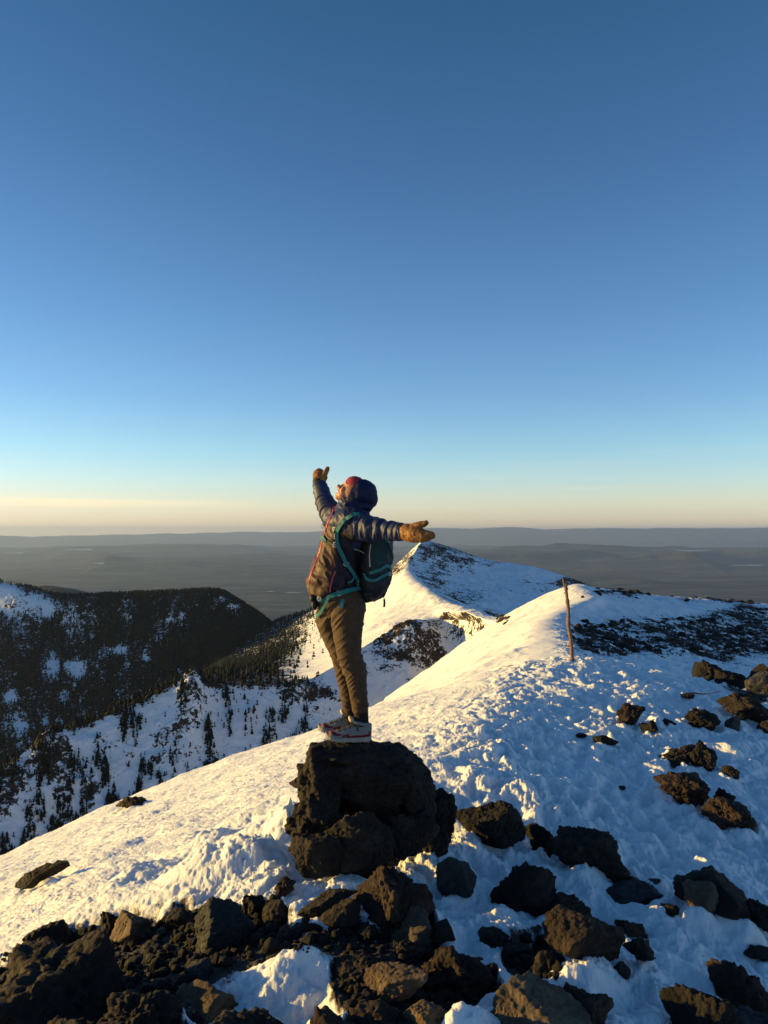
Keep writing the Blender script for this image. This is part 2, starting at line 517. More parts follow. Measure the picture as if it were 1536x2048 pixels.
def summit():
    # polar sheet round the standing point; it runs on down the mountain as its lower slopes
    ang = np.concatenate([np.linspace(-118, -36, 260, endpoint=False), np.linspace(-36, 36, 1150, endpoint=False),
                          np.linspace(36, 118, 240)])
    r = np.concatenate([np.geomspace(.35, 1.9, 60, endpoint=False), np.geomspace(1.9, 17, 820, endpoint=False),
                        np.geomspace(17, 60, 110, endpoint=False), np.geomspace(60, 3200, 60)])
    A, RR = np.meshgrid(np.radians(ang), r)
    x, y = np.sin(A) * RR, np.cos(A) * RR
    zb = z_base(x, y)
    ys = np.maximum(y, .3)
    px, py = CX + F * x / ys, HY - F * zb / ys
    scree = np.zeros_like(x)
    nearm = RR < 30
    for poly in SCREE:
        m = np.zeros_like(x)
        m[nearm] = poly_inside(px[nearm], py[nearm], poly)
        scree = np.maximum(scree, m)
    scree = np.where(RR < 30, scree, 0)
    scree += .28 * fbm2(x * 3.1, y * 3.1, 3, 41) * (scree > .02)
    # far down the flanks: patchy rock
    fl = sstep(40, 120, RR)
    scree = np.where(fl > 0, scree * (1 - fl) + fl * (.5 + .4 * fbm2(x * .02, y * .02, 4, 8)), scree)
    s = sstep(.42, .62, scree)
    fade = 1 - sstep(14, 60, RR)
    # snow: drifts, trodden hollows, crusty crumbs
    qx, qy = x - A0[0], y - A0[1]
    d = qx * CL[0] + qy * CL[1]
    lee = sstep(-.2, 1.6, d)                           # 1 on the smooth windward slope
    wx = x + .22 * fbm2(x * 1.1, y * 1.1, 2, 5); wy = y + .22 * fbm2(x * 1.1, y * 1.1, 2, 9)
    h = .085 * fbm2(wx * .75, wy * .75, 3, 1)
    hollow = fbm2(wx * 2.3, wy * 2.3, 3, 11, kind=2)
    h += (.055 * (1 - lee) + .014 * lee) * hollow
    crumb = fbm2(wx * 6.5, wy * 6.5, 3, 21, .55)
    clump = sstep(.05, .5, fbm2(x * .9, y * .9, 3, 33) + .25 * (1 - lee))
    h += (.016 + .030 * clump) * np.maximum(crumb, -.15) * (1 - .65 * lee)
    fine = 1 - sstep(9, 20, RR)
    h += fine * (.75 + .45 * clump) * (1.1 - .58 * lee) * (.75 + .25 * sstep(3.5, 6, RR)) * (.026 * fbm2(wx * 7, wy * 7, 3, 23, .5) + .013 * fbm2(x * 18, y * 18, 3, 27, .62, kind=1))
    h += (1 - sstep(6, 9, RR)) * .0045 * fbm2(x * 36, y * 36, 2, 29, .6, kind=1) * (.5 + .8 * clump)
    # wind ripples on the windward slope, running down it
    a_ = qx * CD[0] + qy * CD[1]
    rip = fbm2(a_ * 3.6 + .4 * d, d * 1.5, 3, 51, .55)
    h += lee * (.022 * rip + .011 * fbm2(a_ * 9, d * 5, 3, 55, .6, kind=2))
    for (mx, my, mr, mh) in MOUNDS:
        sel = (np.abs(x - mx) < mr * 2.6) & (np.abs(y - my) < mr * 2.6)
        if sel.any():
            g = np.exp(-((x[sel] - mx) ** 2 + (y[sel] - my) ** 2) / (mr * mr))
            h[sel] += mh * g * (1 + .25 * crumb[sel])
    for (mx, my, ma, md) in PRINTS:                    # trodden prints: a dent with a pushed-up rim
        sel = (np.abs(x - mx) < .45) & (np.abs(y - my) < .45)
        if sel.any():
            ax = (x[sel] - mx) * math.cos(ma) + (y[sel] - my) * math.sin(ma); ay = -(x[sel] - mx) * math.sin(ma) + (y[sel] - my) * math.cos(ma)
            q = np.sqrt((ax / .17) ** 2 + (ay / .075) ** 2) + .18 * crumb[sel]
            h[sel] += md * (-np.exp(-q ** 4) + .30 * np.exp(-((q - 1.4) / .35) ** 2))
    h_sc = -.05 + .025 * fbm2(x * 7, y * 7, 4, 61, .6, kind=2) + .02 * fbm2(x * 2, y * 2, 2, 62)
    h = h * (1 - s) + h_sc * s
    h = h * fade + (1 - fade) * (1.2 * fbm2(x * .08, y * .08, 4, 71) * sstep(30, 200, RR))
    z = zb + h
    z = np.maximum(z, -1500 - 40)
    me = mesh_np('summit_snow', np.stack([x, y, z], -1).reshape(-1, 3), grid_faces(*x.shape)[:, ::-1],
                 attrs={'scree': scree}, mats=[mat_near_ground()])
    return link('summit_snow', me, kind='structure'), (ang, r, z)


SUMMIT, (S_ANG, S_R, S_Z) = summit()


def ground_z(x, y):
    """height of the modelled summit surface at a point"""
    a = math.degrees(math.atan2(x, y)); rr = math.hypot(x, y)
    i = int(np.clip(np.searchsorted(S_R, rr), 1, len(S_R) - 1)); j = int(np.clip(np.searchsorted(S_ANG, a), 1, len(S_ANG) - 1))
    return float(S_Z[i - 1:i + 1, j - 1:j + 1].mean())


# ================================================================== far mountains
MT = mat_mountain()


def cr_axis(arr, n):
    """Catmull-Rom resampling along axis 0"""
    k = arr.shape[0]
    t = np.linspace(0, k - 1, n); i = np.clip(np.floor(t).astype(int), 0, k - 2); f = (t - i)
    p = lambda q: arr[np.clip(q, 0, k - 1)]
    f = f.reshape(-1, *([1] * (arr.ndim - 1)))
    a, b, c, d = p(i - 1), p(i), p(i + 1), p(i + 2)
    return .5 * (2 * b + (c - a) * f + (2 * a - 5 * b + 4 * c - d) * f ** 2 + (3 * b - a - 3 * c + d) * f ** 3)


def patch(name, net, nu, nv, amp, wave, feat, rockf, forestf, seed, crestrow=None, push=None, cap=.66, relief=1.1, crestcol=None):
    """a slope drawn over a net of surveyed points; real distances, then broken up by ridged noise"""
    a = np.array([[tuple(P(*q)) for q in row] for row in net], float)
    s = cr_axis(a, nu); s = cr_axis(s.transpose(1, 0, 2), nv).transpose(1, 0, 2)
    X, Y, Z = s[..., 0].copy(), s[..., 1].copy(), s[..., 2].copy()
    px, py = CX + F * X / Y, HY - F * Z / Y
    k = np.ones_like(X)
    if crestrow is not None:
        for cr in crestrow:
            t = np.linspace(0, len(net) - 1, nu)
            k *= (.25 + .75 * sstep(0, .6, np.abs(t - cr)))[:, None]
    if crestcol is not None:
        t = np.linspace(0, len(net[0]) - 1, nv)
        k *= (.12 + .88 * sstep(0, .7, np.abs(t - crestcol)))[None, :]
    rock = rockf(px, py, X, Y)
    n = fbm2(X / wave, Y / wave, 6, seed, .5, kind=1)
    n += .5 * fbm2(X / wave * 2.7, Y / wave * 2.7, 4, seed + 5)
    Z += amp * k * n
    rr = np.clip(rock, 0, 1)
    Z += amp * relief * rr * fbm2(X / wave * 6, Y / wave * 6, 5, seed + 9, .62, kind=1)
    if push is not None:
        dz = push(px, py, X, Y)
        Z += dz
    gu = np.gradient(np.stack([X, Y, Z], -1), axis=0); gv = np.gradient(np.stack([X, Y, Z], -1), axis=1)
    nn = np.cross(gu, gv); ln = np.linalg.norm(nn, axis=-1); nn = nn / np.maximum(ln, 1e-9)[..., None]
    if nn[..., 2].mean() < 0: nn = -nn
    steep = np.degrees(np.arccos(np.clip(nn[..., 2], -1, 1)))
    rock = np.clip(rock + .010 * (steep - 40), -1, cap)
    forest = forestf(px, py, X, Y)
    me = mesh_np(name, np.stack([X, Y, Z], -1).reshape(-1, 3), grid_faces(nu, nv),
                 attrs={'rock': rock, 'forest': forest, 'feature': np.full(X.shape, feat)}, mats=[MT])
    if me.polygons[0].normal.z < 0: me.flip_normals()
    o = link(name, me, kind='structure')
    return o, dict(X=X, Y=Y, Z=Z, px=px, py=py, rock=rock, forest=forest, area=ln)


def bump_px(px, py, cx, cy, rx, ry):
    return np.exp(-(((px - cx) / rx) ** 2 + ((py - cy) / ry) ** 2))


def drop(px, py, crest, slope, gx=0.0):
    """point seen at (px,py) on a slope falling towards the viewer (and the right) from a crest point"""
    c = P(*crest); v = (HY - py) / F; u = (px - CX) / F
    Y = (c.z - gx * c.x - slope * c.y) / (v - gx * u - slope)
    return (px, py, Y)


# --- the hump behind the marker stick: lit left flank, dark scree on the right
HUMP = [
    # crest first, flank rows to the left before it, to the right after it  (rows = across, cols = away)
    [(560, 1560, 50), (640, 1490, 66), (690, 1450, 92), (740, 1420, 115), (760, 1410, 137), (770, 1400, 158), (740, 1450, 190)],
    [(760, 1440, 50), (830, 1400, 64), (850, 1372, 91), (850, 1360, 114), (855, 1352, 136), (850, 1345, 156), (850, 1400, 186)],
    [(960, 1360, 50), (975, 1330, 62), (985, 1298, 88), (985, 1280, 110), (990, 1262, 131), (1000, 1240, 153), (985, 1290, 182)],
    [(1105, 1315, 50), (1098, 1290, 62), (1086, 1245, 85), (1122, 1216, 105), (1163, 1196, 122), (1133, 1174, 145), (1150, 1210, 185)],
    [(1180, 1335, 50), (1180, 1302, 64), (1180, 1262, 88), (1200, 1228, 110), (1225, 1206, 130), (1200, 1180, 157), (1200, 1215, 195)],
    [(1300, 1360, 52), (1300, 1322, 66), (1300, 1285, 90), (1310, 1250, 114), (1320, 1222, 138), (1320, 1195, 178), (1330, 1235, 225)],
    [(1450, 1380, 55), (1450, 1347, 70), (1450, 1310, 93), (1450, 1275, 118), (1450, 1243, 145), (1450, 1203, 195), (1460, 1250, 245)],
    [(1680, 1400, 60), (1680, 1372, 76), (1680, 1340, 100), (1680, 1300, 127), (1680, 1265, 158), (1680, 1228, 210), (1690, 1280, 260)],
    [(1950, 1440, 65), (1950, 1420, 80), (1950, 1380, 105), (1950, 1340, 130), (1950, 1310, 165), (1950, 1285, 215), (1950, 1340, 260)],
]


def hump_rock(px, py, X, Y):
    r = np.full(px.shape, -.12)
    right = sstep(1090, 1160, px)
    r += right * .36
    for (cx, cy, rx, ry, a) in ((1290, 1262, 170, 22, .40), (1330, 1290, 180, 16, .40), (1200, 1275, 60, 18, .35), (1190, 1300, 60, 14, .3),
                                (1400, 1250, 150, 24, .3), (1480, 1230, 80, 34, .5), (1450, 1290, 120, 30, .3), (1240, 1300, 90, 10, .5), (1350, 1310, 120, 8, .4), (1250, 1188, 90, 7, .7),
                                (1420, 1200, 120, 8, .45), (1500, 1290, 90, 30, .35), (1460, 1190, 60, 8, .4),
                                (1270, 1215, 140, 14, -.35), (1180, 1215, 40, 30, -.4), (1420, 1215, 60, 10, -.3)):
        r += a * bump_px(px, py, cx, cy, rx, ry)
    for (cx, cy, rx, ry, a) in ((1000, 1240, 26, 10, .5), (1040, 1275, 16, 14, .3), (930, 1300, 70, 8, .32), (1000, 1232, 20, 8, .4)):
        r += a * bump_px(px, py, cx, cy, rx, ry) * 1.2
    # streaks across the slope
    r += right * .55 * fbm2(px * .009 + py * .012, py * .05 - px * .010, 4, 77) + right * .12 * sstep(1330, 1450, px)
    return r


zero = lambda px, py, X, Y: np.full(px.shape, -1.0)
hump, HD = patch('summit_ridge', HUMP, 420, 560, .42, 9.0, 4.0, hump_rock, zero, 3, crestrow=(3,))

# --- long snow ridge to the pointed peak, lit side (falls to the left)
SNOWF_E = [(1030, 1262, 590), (905, 1240, 820), (800, 1258, 790), (720, 1300, 750), (640, 1350, 700), (560, 1372, 680),
           (430, 1370, 660), (370, 1366, 650), (200, 1440, 600), (90, 1490, 570), (0, 1545, 535), (-200, 1640, 480)]
SNOWF_M = [(1020, 1250, 640), (905, 1226, 800), (830, 1215, 980), (770, 1215, 1150), (720, 1230, 1350), (660, 1260, 1500),
           (560, 1300, 1600), (480, 1330, 1650), (330, 1400, 1500), (200, 1470, 1400), (80, 1560, 1300), (-100, 1660, 1200)]
SNOWF_T = [(1010, 1240, 700), (912, 1210, 900), (850, 1168, 1200), (822, 1128, 1450), (850, 1086, 1700), (790, 1138, 1800),
           (700, 1190, 1950), (615, 1224, 2100), (540, 1252, 2250), (400, 1350, 2350), (230, 1480, 2350), (50, 1620, 2300)]
SNOWF_B = [(1010, 1260, 720), (930, 1250, 930), (880, 1230, 1250), (860, 1200, 1500), (855, 1180, 1800), (795, 1240, 1950),
           (705, 1290, 2100), (620, 1310, 2250), (545, 1340, 2400), (405, 1440, 2500), (235, 1570, 2500), (55, 1700, 2450)]


_pk = P(850, 1086, 1700)
def tip(px, py, X, Y):
    return 9 * np.exp(-np.hypot(X - _pk.x, Y - _pk.y) / 42.0)


def sf_rock(px, py, X, Y):
    r = np.full(px.shape, -.42)
    for (cx, cy, rx, ry, a) in ((812, 1116, 40, 26, 1.05), (780, 1150, 24, 16, .7), (880, 1205, 26, 12, .55), (860, 1195, 20, 14, .4), (800, 1262, 60, 16, .8),
                                (900, 1230, 36, 10, .55), (690, 1330, 60, 30, .25), (610, 1372, 40, 14, .8), (790, 1140, 20, 12, .4),
                                (950, 1240, 40, 12, .5), (780, 1250, 20, 10, .4)):
        r += a * bump_px(px, py, cx, cy, rx, ry)
    return r


def sf_forest(px, py, X, Y):
    f = sstep(660, 560, px + (py - 1300) * .35 + 30 * fbm2(X * .01, Y * .01, 3, 4))
    return np.where(px < 470, 1.2, f * 1.1 - .25)


snowf, SD = patch('snow_ridge_slope', [SNOWF_E, SNOWF_M, SNOWF_T, SNOWF_B], 430, 620, 5.0, 130.0, 30.0, sf_rock, sf_forest, 13, crestrow=(0, 2), push=tip)

# --- its shaded side, towards the viewer and the right
PEAK = [
    [(870, 1150, 2000), (870, 1200, 1650), (880, 1230, 1350), (925, 1260, 950), (1000, 1270, 780), (1040, 1290, 640)],
    [(850, 1086, 1700), (822, 1128, 1450), (850, 1168, 1200), (912, 1210, 900), (1010, 1240, 700), (1030, 1262, 590)],
    [(905, 1101, 1720), (900, 1148, 1480), (920, 1190, 1200), (950, 1226, 910), (1020, 1255, 690), (1060, 1290, 585)],
    [(985, 1125, 1710), (990, 1165, 1490), (1000, 1205, 1200), (1010, 1245, 915), (1050, 1275, 690), (1100, 1310, 580)],
    [(1095, 1144, 1670), (1090, 1180, 1480), (1090, 1222, 1200), (1090, 1265, 920), (1100, 1300, 690), (1150, 1340, 580)],
    [(1205, 1184, 1620), (1200, 1212, 1450), (1200, 1252, 1200), (1200, 1300, 920), (1200, 1340, 690), (1250, 1380, 580)],
    [(1400, 1260, 1520), (1400, 1290, 1400), (1400, 1330, 1200), (1400, 1380, 920), (1400, 1420, 690), (1450, 1450, 580)],
    [(1700, 1380, 1500), (1700, 1400, 1380), (1700, 1430, 1200), (1700, 1480, 920), (1700, 1520, 690), (1700, 1560, 580)],
]
PEAK = [[row[j] for row in PEAK[1:]] for j in range(6)]              # rows away, columns to the right
PEAK.insert(0, [(880, 1150, 2000), (960, 1190, 2020), (1060, 1210, 2000), (1160, 1240, 1980), (1260, 1270, 1900), (1440, 1330, 1800), (1720, 1450, 1750)])


def pk_rock(px, py, X, Y):
    r = np.full(px.shape, .38)
    for (cx, cy, rx, ry, a) in ((880, 1105, 60, 24, .42), (930, 1130, 60, 18, .25), (860, 1160, 40, 22, .36), (930, 1195, 60, 14, .4), (1150, 1165, 60, 14, .6),
                                (1010, 1140, 90, 12, -.22), (1080, 1185, 70, 16, .0), (1000, 1200, 60, 10, -.18), (960, 1235, 50, 10, .5), (1110, 1155, 30, 8, -.3)):
        r += a * bump_px(px, py, cx, cy, rx, ry)
    r += .16 * fbm2(X * .03 - Y * .012, Y * .01, 3, 87)
    return r


peak, PD = patch('shaded_peak_side', PEAK, 420, 380, 4.0, 110.0, 26.0, pk_rock, zero, 23, crestcol=0, push=tip)

# --- steep wooded face below the crest at left centre, in shade
_sl = [.70, .62, .62, .62, .66, .7, .74, .74, .72, .72, .7, .7]
rows = [SNOWF_E]
for q in (1, 2, 3, 4):
    rows.append([drop(px + 14 * q, py + 85 * q, (px, py, Y), _sl[i], -.25) for i, (px, py, Y) in enumerate(SNOWF_E)])


def fa_rock(px, py, X, Y):
    r = np.full(px.shape, .16)
    for (cx, cy, rx, ry, a) in ((100, 1530, 45, 50, .62), (20, 1560, 50, 60, .5), (185, 1580, 20, 30, .6), (385, 1400, 16, 40, .6), (600, 1385, 40, 22, .8), (420, 1375, 40, 8, .5),
                                (820, 1280, 60, 40, .7), (790, 1300, 40, 30, .5), (860, 1310, 26, 34, .5), (640, 1390, 30, 12, .4), (720, 1340, 40, 20, .25),
                                (300, 1500, 60, 30, .15), (350, 1470, 40, 16, .3), (480, 1450, 80, 50, -.1), (930, 1290, 30, 20, -.3)):
        r += a * bump_px(px, py, cx, cy, rx, ry)
    r += .30 * fbm2(px * .03 + py * .006, py * .008, 4, 97) * (px < 640)
    return r


def fa_push(px, py, X, Y):
    return 16 * bump_px(px, py, 385, 1400, 26, 60) + 12 * bump_px(px, py, 100, 1520, 40, 70) + 14 * bump_px(px, py, 830, 1280, 45, 30) + 6 * bump_px(px, py, 600, 1385, 30, 20)


face, FD = patch('wooded_rock_face', rows, 430, 640, 4.0, 70.0, 18.0, fa_rock, zero, 33, crestrow=(0,), push=fa_push)

# --- forested mountain at the left
C_ = [(a_, b_, c_ * .70) for (a_, b_, c_) in [(-330, 1085, 3300), (-160, 1118, 3150), (0, 1164, 3000), (70, 1180, 3000), (130, 1193, 3000), (250, 1190, 3000), (330, 1187, 3000),
      (425, 1183, 3000), (470, 1200, 3020), (540, 1246, 3060), (640, 1320, 3100), (760, 1400, 3150)]]
LM = [[(px, py + 60, Y + 350) for (px, py, Y) in C_], C_]
for q in (1, 2, 3, 4, 5):
    LM.append([drop(px + 6 * q, py + 78 * q, (px, py, Y), .55, -.2) for (px, py, Y) in C_])


def lm_rock(px, py, X, Y):
    r = np.full(px.shape, -.25)
    r += .5 * bump_px(px, py, 20, 1200, 90, 45) + .3 * bump_px(px, py, 60, 1240, 60, 30)
    return r


SNOWGAPS = ((445, 1200, 14, 5), (465, 1215, 14, 8), (290, 1315, 12, 22), (230, 1305, 26, 9), (105, 1335, 14, 24), (150, 1340, 22, 18),
            (130, 1400, 8, 14), (90, 1450, 6, 16), (95, 1220, 20, 12), (60, 1215, 24, 14), (355, 1345, 10, 5), (340, 1245, 8, 6), (365, 1240, 6, 8),
            (20, 1390, 24, 10), (30, 1450, 20, 30), (120, 1440, 6, 10), (10, 1195, 40, 24), (315, 1280, 8, 6))


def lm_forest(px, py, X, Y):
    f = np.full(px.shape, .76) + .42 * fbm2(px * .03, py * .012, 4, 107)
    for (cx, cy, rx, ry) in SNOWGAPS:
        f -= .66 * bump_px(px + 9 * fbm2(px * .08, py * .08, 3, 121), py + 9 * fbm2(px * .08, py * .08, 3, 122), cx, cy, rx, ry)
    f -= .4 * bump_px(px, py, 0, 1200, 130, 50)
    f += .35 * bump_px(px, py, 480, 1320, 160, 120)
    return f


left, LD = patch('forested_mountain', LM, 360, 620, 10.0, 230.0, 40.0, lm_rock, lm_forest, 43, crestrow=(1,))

# small dark hill far behind it
hl = [(-60, 1230, 5900), (40, 1185, 6000), (90, 1172, 6000), (130, 1176, 6000), (200, 1196, 6050), (300, 1240, 6100)]
HN = [[(px, py + 30, Y + 900) for (px, py, Y) in hl], hl, [drop(px, py + 60, (px, py, Y), .4) for (px, py, Y) in hl]]
patch('far_wooded_hill', HN, 40, 90, 12, 300, 80, zero, lambda px, py, X, Y: np.full(px.shape, 1.3), 53)


# ================================================================== the plain, with low mesas out to the horizon
def plain():
    ang = np.linspace(-62, 62, 1000)
    r = np.geomspace(2500, 106000, 540)
    A, RR = np.meshgrid(np.radians(ang), r)
    x, y = np.sin(A) * RR, np.cos(A) * RR
    z = np.full_like(x, -1500.0)
    deg = np.degrees(A)
    k = .001
    z += 45 * fbm2(x * k * .35, y * k * .35, 6, 5) * sstep(6000, 20000, RR)
    z += 22 * fbm2(x * k * 1.4, y * k * 1.4, 4, 6)
    # cinder cones
    for q in range(70):
        rr = 15000 + 45000 * _rng.rand(); aa = R(_rng.uniform(-34, 34)); rad = _rng.uniform(350, 1100)
        d = np.hypot(x - math.sin(aa) * rr, y - math.cos(aa) * rr) / rad
        z += rad * .13 * np.exp(-d * d)
    # mesa tops: flat steps
    def mesa(a0, a1, r0, r1, hgt, seed, soft=.03):
        nz = .20 * fbm2(x * k * .10, y * k * .10, 6, seed)
        e = np.minimum(np.minimum((deg - a0) / 14, (a1 - deg) / 14), np.minimum((RR - r0) / r0 * .8, (r1 - RR) / r1)) + nz * .6
        return hgt * (.55 * sstep(-.10, .06, e) + .45 * sstep(.02, .02 + soft, e)) * (1 + .12 * fbm2(x * k * .15, y * k * .15, 4, seed + 1))
    z = z + mesa(3, 24, 33000, 41000, 480, 7)
    z = z + mesa(9, 44, 39000, 50000, 520, 8)
    z = z + mesa(-22, 4, 29000, 38000, 330, 9, .10)
    z = z + mesa(-24, -10, 44000, 54000, 520, 10, .12)
    z = z + mesa(-34, 40, 53000, 60000, 620, 12, .2)
    # long mountain line on the horizon, higher to the right
    hz = (900 + 930 * sstep(-26, 6, deg) + 90 * sstep(20, 30, deg))
    prof = fbm2(deg * .22, RR * 0 + 3.3, 6, 14) * 330 + fbm2(deg * .10, RR * 0 + 1.7, 3, 15) * 60
    z = z + (hz + prof) * sstep(76000, 88000, RR)
    z = z - 500 * sstep(96000, 106000, RR)
    me = mesh_np('plain', np.stack([x, y, z], -1).reshape(-1, 3), grid_faces(*x.shape)[:, ::-1], mats=[mat_plain()])
    return link('plain', me, kind='structure'), (ang, r, z)


PLAIN, (P_ANG, P_R, P_Z) = plain()


def mat_water():
    m = M("bright_lake")
    m.set(Base_Color=(.10, .12, .13), Roughness=m.math('MULTIPLY_ADD', m.noise(.002, 3), .2, .28))
    m.b.inputs['Specular IOR Level'].default_value = .9
    return m.m


WAT = mat_water()


def plain_hit(px, py):
    u, v = (px - CX) / F, (HY - py) / F
    a = math.degrees(math.atan(u)); j = int(np.clip(np.searchsorted(P_ANG, a), 1, len(P_ANG) - 1))
    prof = P_Z[:, j]; Yr = P_R * math.cos(math.atan(u))
    k = np.argmax(prof > v * Yr)
    return Yr[k], float(prof[max(0, k - 1):k + 2].max())


for (px, py, w, h) in ((162, 1099, 54, 2.6), (200, 1127, 20, 3.0), (30, 1106, 40, 1.8), (1385, 1101, 70, 2.4), (1500, 1131, 60, 1.8), (1330, 1200, 12, 1.2), (585, 1185, 30, 1.6), (540, 1183, 16, 1.2)):
    Yh, zh = plain_hit(px, py); zh += 25
    def rim(q):
        a = 2 * math.pi * q / 26
        k = 1 + .3 * math.sin(3 * a + px) + .15 * math.sin(5 * a)
        qx, qy = px + w / 2 * math.cos(a) * k, py + h / 2 * math.sin(a) * k
        Y = zh / ((HY - qy) / F)
        return ((qx - CX) / F * Y, Y, zh)
    pts = [rim(q) for q in range(26)]
    c = np.array(pts); mid = c.mean(0)
    co = np.vstack([mid, c]); fa = np.array([[0, 1 + q, 1 + (q + 1) % 26] for q in range(26)])
    link('lake', mesh_np('lake', co, fa, mats=[WAT]), kind='structure')


# ================================================================== the air
def haze():
    mat = bpy.data.materials.new("haze"); mat.use_nodes = True
    t = mat.node_tree; t.nodes.clear()
    o = t.nodes.new('ShaderNodeOutputMaterial'); v = t.nodes.new('ShaderNodeVolumePrincipled')
    v.inputs['Color'].default_value = (.42, .60, 1.0, 1)
    v.inputs['Density'].default_value = HAZE
    v.inputs['Anisotropy'].default_value = .25
    t.links.new(v.outputs[0], o.inputs['Volume'])
    bm = bmesh.new(); bmesh.ops.create_cube(bm, size=1)
    for q in bm.verts:
        q.co.x *= 200000; q.co.y = -4000 + (q.co.y + .5) * 112000
        q.co.z = -2400 if q.co.z < 0 else 520
    me = bpy.data.meshes.new('haze'); bm.to_mesh(me); bm.free(); me.materials.append(mat)
    link('haze', me, kind='stuff')


HAZE = 1.3e-5
haze()


def ground_hit(px, py):
    """where the ray through a photo pixel meets the finished snow surface"""
    u, v = (px - CX) / F, (HY - py) / F
    j = int(np.clip(np.searchsorted(S_ANG, math.degrees(math.atan(u))), 1, len(S_ANG) - 1))
    Yr = S_R * math.cos(math.atan(u)); g = S_Z[:, j] - v * Yr
    ok = (Yr > 1.3) & (Yr < 30) & (g > 0)
    k = int(np.argmax(ok))
    return float(Yr[k]) if ok[k] else 14.0
# ================================================================== conifers
def conifer_arrays(seed, sides=7, tiers=4, lean=0.0):
    """narrow ragged mountain fir, one unit tall: crown verts and triangles"""
    rg = np.random.RandomState(seed)
    co, fa = [], []
    for k in range(tiers):
        z0 = .08 + .80 * k / tiers; z1 = min(1.0, z0 + .36 + .1 * (k == tiers - 1))
        r0 = .20 * (1 - k / tiers) ** .8 + .03
        b = len(co)
        co.append((rg.uniform(-.01, .01), rg.uniform(-.01, .01), z1))
        ph = rg.uniform(0, 6)
        for q in range(sides):
            a = ph + 2 * math.pi * q / sides
            rr = r0 * rg.uniform(.55, 1.25)
            co.append((rr * math.cos(a), rr * math.sin(a), z0 + rg.uniform(-.05, .06)))
        for q in range(sides):
            fa.append((b, b + 1 + q, b + 1 + (q + 1) % sides))
    return np.array(co), np.array(fa)


def mat_needles():
    m = M("fir_needles")
    oi = m.n('ShaderNodeObjectInfo').outputs['Random']
    v = m.noise(.25, 3, .6)
    m.set(Base_Color=m.mix(v, (.005, .009, .010), (.022, .026, .020)), Roughness=.9)
    m.b.inputs['Specular IOR Level'].default_value = .1
    return m.m


NEEDLE = mat_needles()
BARK = mat_plain_colour("tree_bark", (.07, .05, .035), .9)


def forest(name, pos, hts, seed, label):
    """many trees as one mesh"""
    rg = np.random.RandomState(seed)
    vs, fs, off = [], [], 0
    kinds = [conifer_arrays(seed + q, 5, 2) for q in range(6)]
    pick = rg.randint(0, 6, len(pos)); ang = rg.uniform(0, 6.28, len(pos)); wd = rg.uniform(.8, 1.35, len(pos))
    for q in range(6):
        sel = np.where(pick == q)[0]
        c, f = kinds[q]
        ca, sa = np.cos(ang[sel])[:, None], np.sin(ang[sel])[:, None]
        h = hts[sel][:, None]
        x = (c[:, 0] * ca - c[:, 1] * sa) * h * wd[sel][:, None]; y = (c[:, 0] * sa + c[:, 1] * ca) * h * wd[sel][:, None]
        z = c[:, 2] * h
        V = np.stack([x + pos[sel, 0][:, None], y + pos[sel, 1][:, None], z + pos[sel, 2][:, None]], -1)
        vs.append(V.reshape(-1, 3))
        fs.append((f[None] + (np.arange(len(sel)) * len(c))[:, None, None]).reshape(-1, 3) + off)
        off += len(sel) * len(c)
    me = mesh_np(name, np.vstack(vs), np.vstack(fs), smooth=False, mats=[NEEDLE])
    return link(name, me, label=label, cat='trees', kind='stuff')


def scatter(D, dens, n, seed):
    """sample points on a slope with probability area x density"""
    rg = np.random.RandomState(seed)
    w = (D['area'] * dens)[:-1, :-1].clip(0).ravel()
    w = w / w.sum()
    idx = rg.choice(len(w), n, p=w)
    i, j = np.divmod(idx, D['X'].shape[1] - 1)
    a, b = rg.rand(n), rg.rand(n)
    g = lambda A: (A[i, j] * (1 - a) * (1 - b) + A[i + 1, j] * a * (1 - b) + A[i, j + 1] * (1 - a) * b + A[i + 1, j + 1] * a * b)
    return np.stack([g(D['X']), g(D['Y']), g(D['Z'])], -1), g(D['px']), g(D['py'])


# wooded rock face: 300 trees of their own, the rest as one wood
px, py, X, Y = FD['px'], FD['py'], FD['X'], FD['Y']
st = fbm2(px * .035, py * .010, 4, 201)
dens = sstep(.05, .45, st + .0012 * (py - 1500)) * sstep(700, 560, px)
dens = dens * (1 + 1.5 * bump_px(px, py, 250, 1560, 90, 60) + 1.2 * bump_px(px, py, 330, 1560, 50, 40)) + .012
low = sstep(25, -25, (1745 - .42 * px) - py + 20 * fbm2(px * .02, py * .02, 3, 205))
dens = dens + 3.0 * low * sstep(420, 300, px)
dens *= 1 + 1.5 * bump_px(px, py, 440, 1400, 60, 40)
dens = np.where((py < 1368) | (px < -60) | (px > 720), 0, dens)
pts, tx, ty = scatter(FD, dens, 14000, 5)
vis = (ty < 1722 - .455 * tx + 8) & (tx > -5)
Yd = pts[:, 1]
rg = np.random.RandomState(9)
hts = rg.uniform(2.4, 6.6, len(pts)) * np.where(ty > 1500, .85, 1.0)
size = np.where(vis, hts / Yd, 0)
order = np.argsort(-size)
big, rest = order[:300], order[300:]
protos = []
for q in range(8):
    c, f = conifer_arrays(300 + q, 9, 6)
    cm = mesh_np('crown', c, f, smooth=False, mats=[NEEDLE])
    a = np.linspace(0, 2 * math.pi, 6, endpoint=False)
    tr = np.vstack([np.stack([.018 * np.cos(a), .018 * np.sin(a), 0 * a - .06], -1), np.stack([.008 * np.cos(a), .008 * np.sin(a), 0 * a + .8], -1)])
    tf = np.array([(k, (k + 1) % 6, 6 + (k + 1) % 6, 6 + k) for k in range(6)])
    protos.append((cm, mesh_np('trunk', tr, tf, mats=[BARK])))
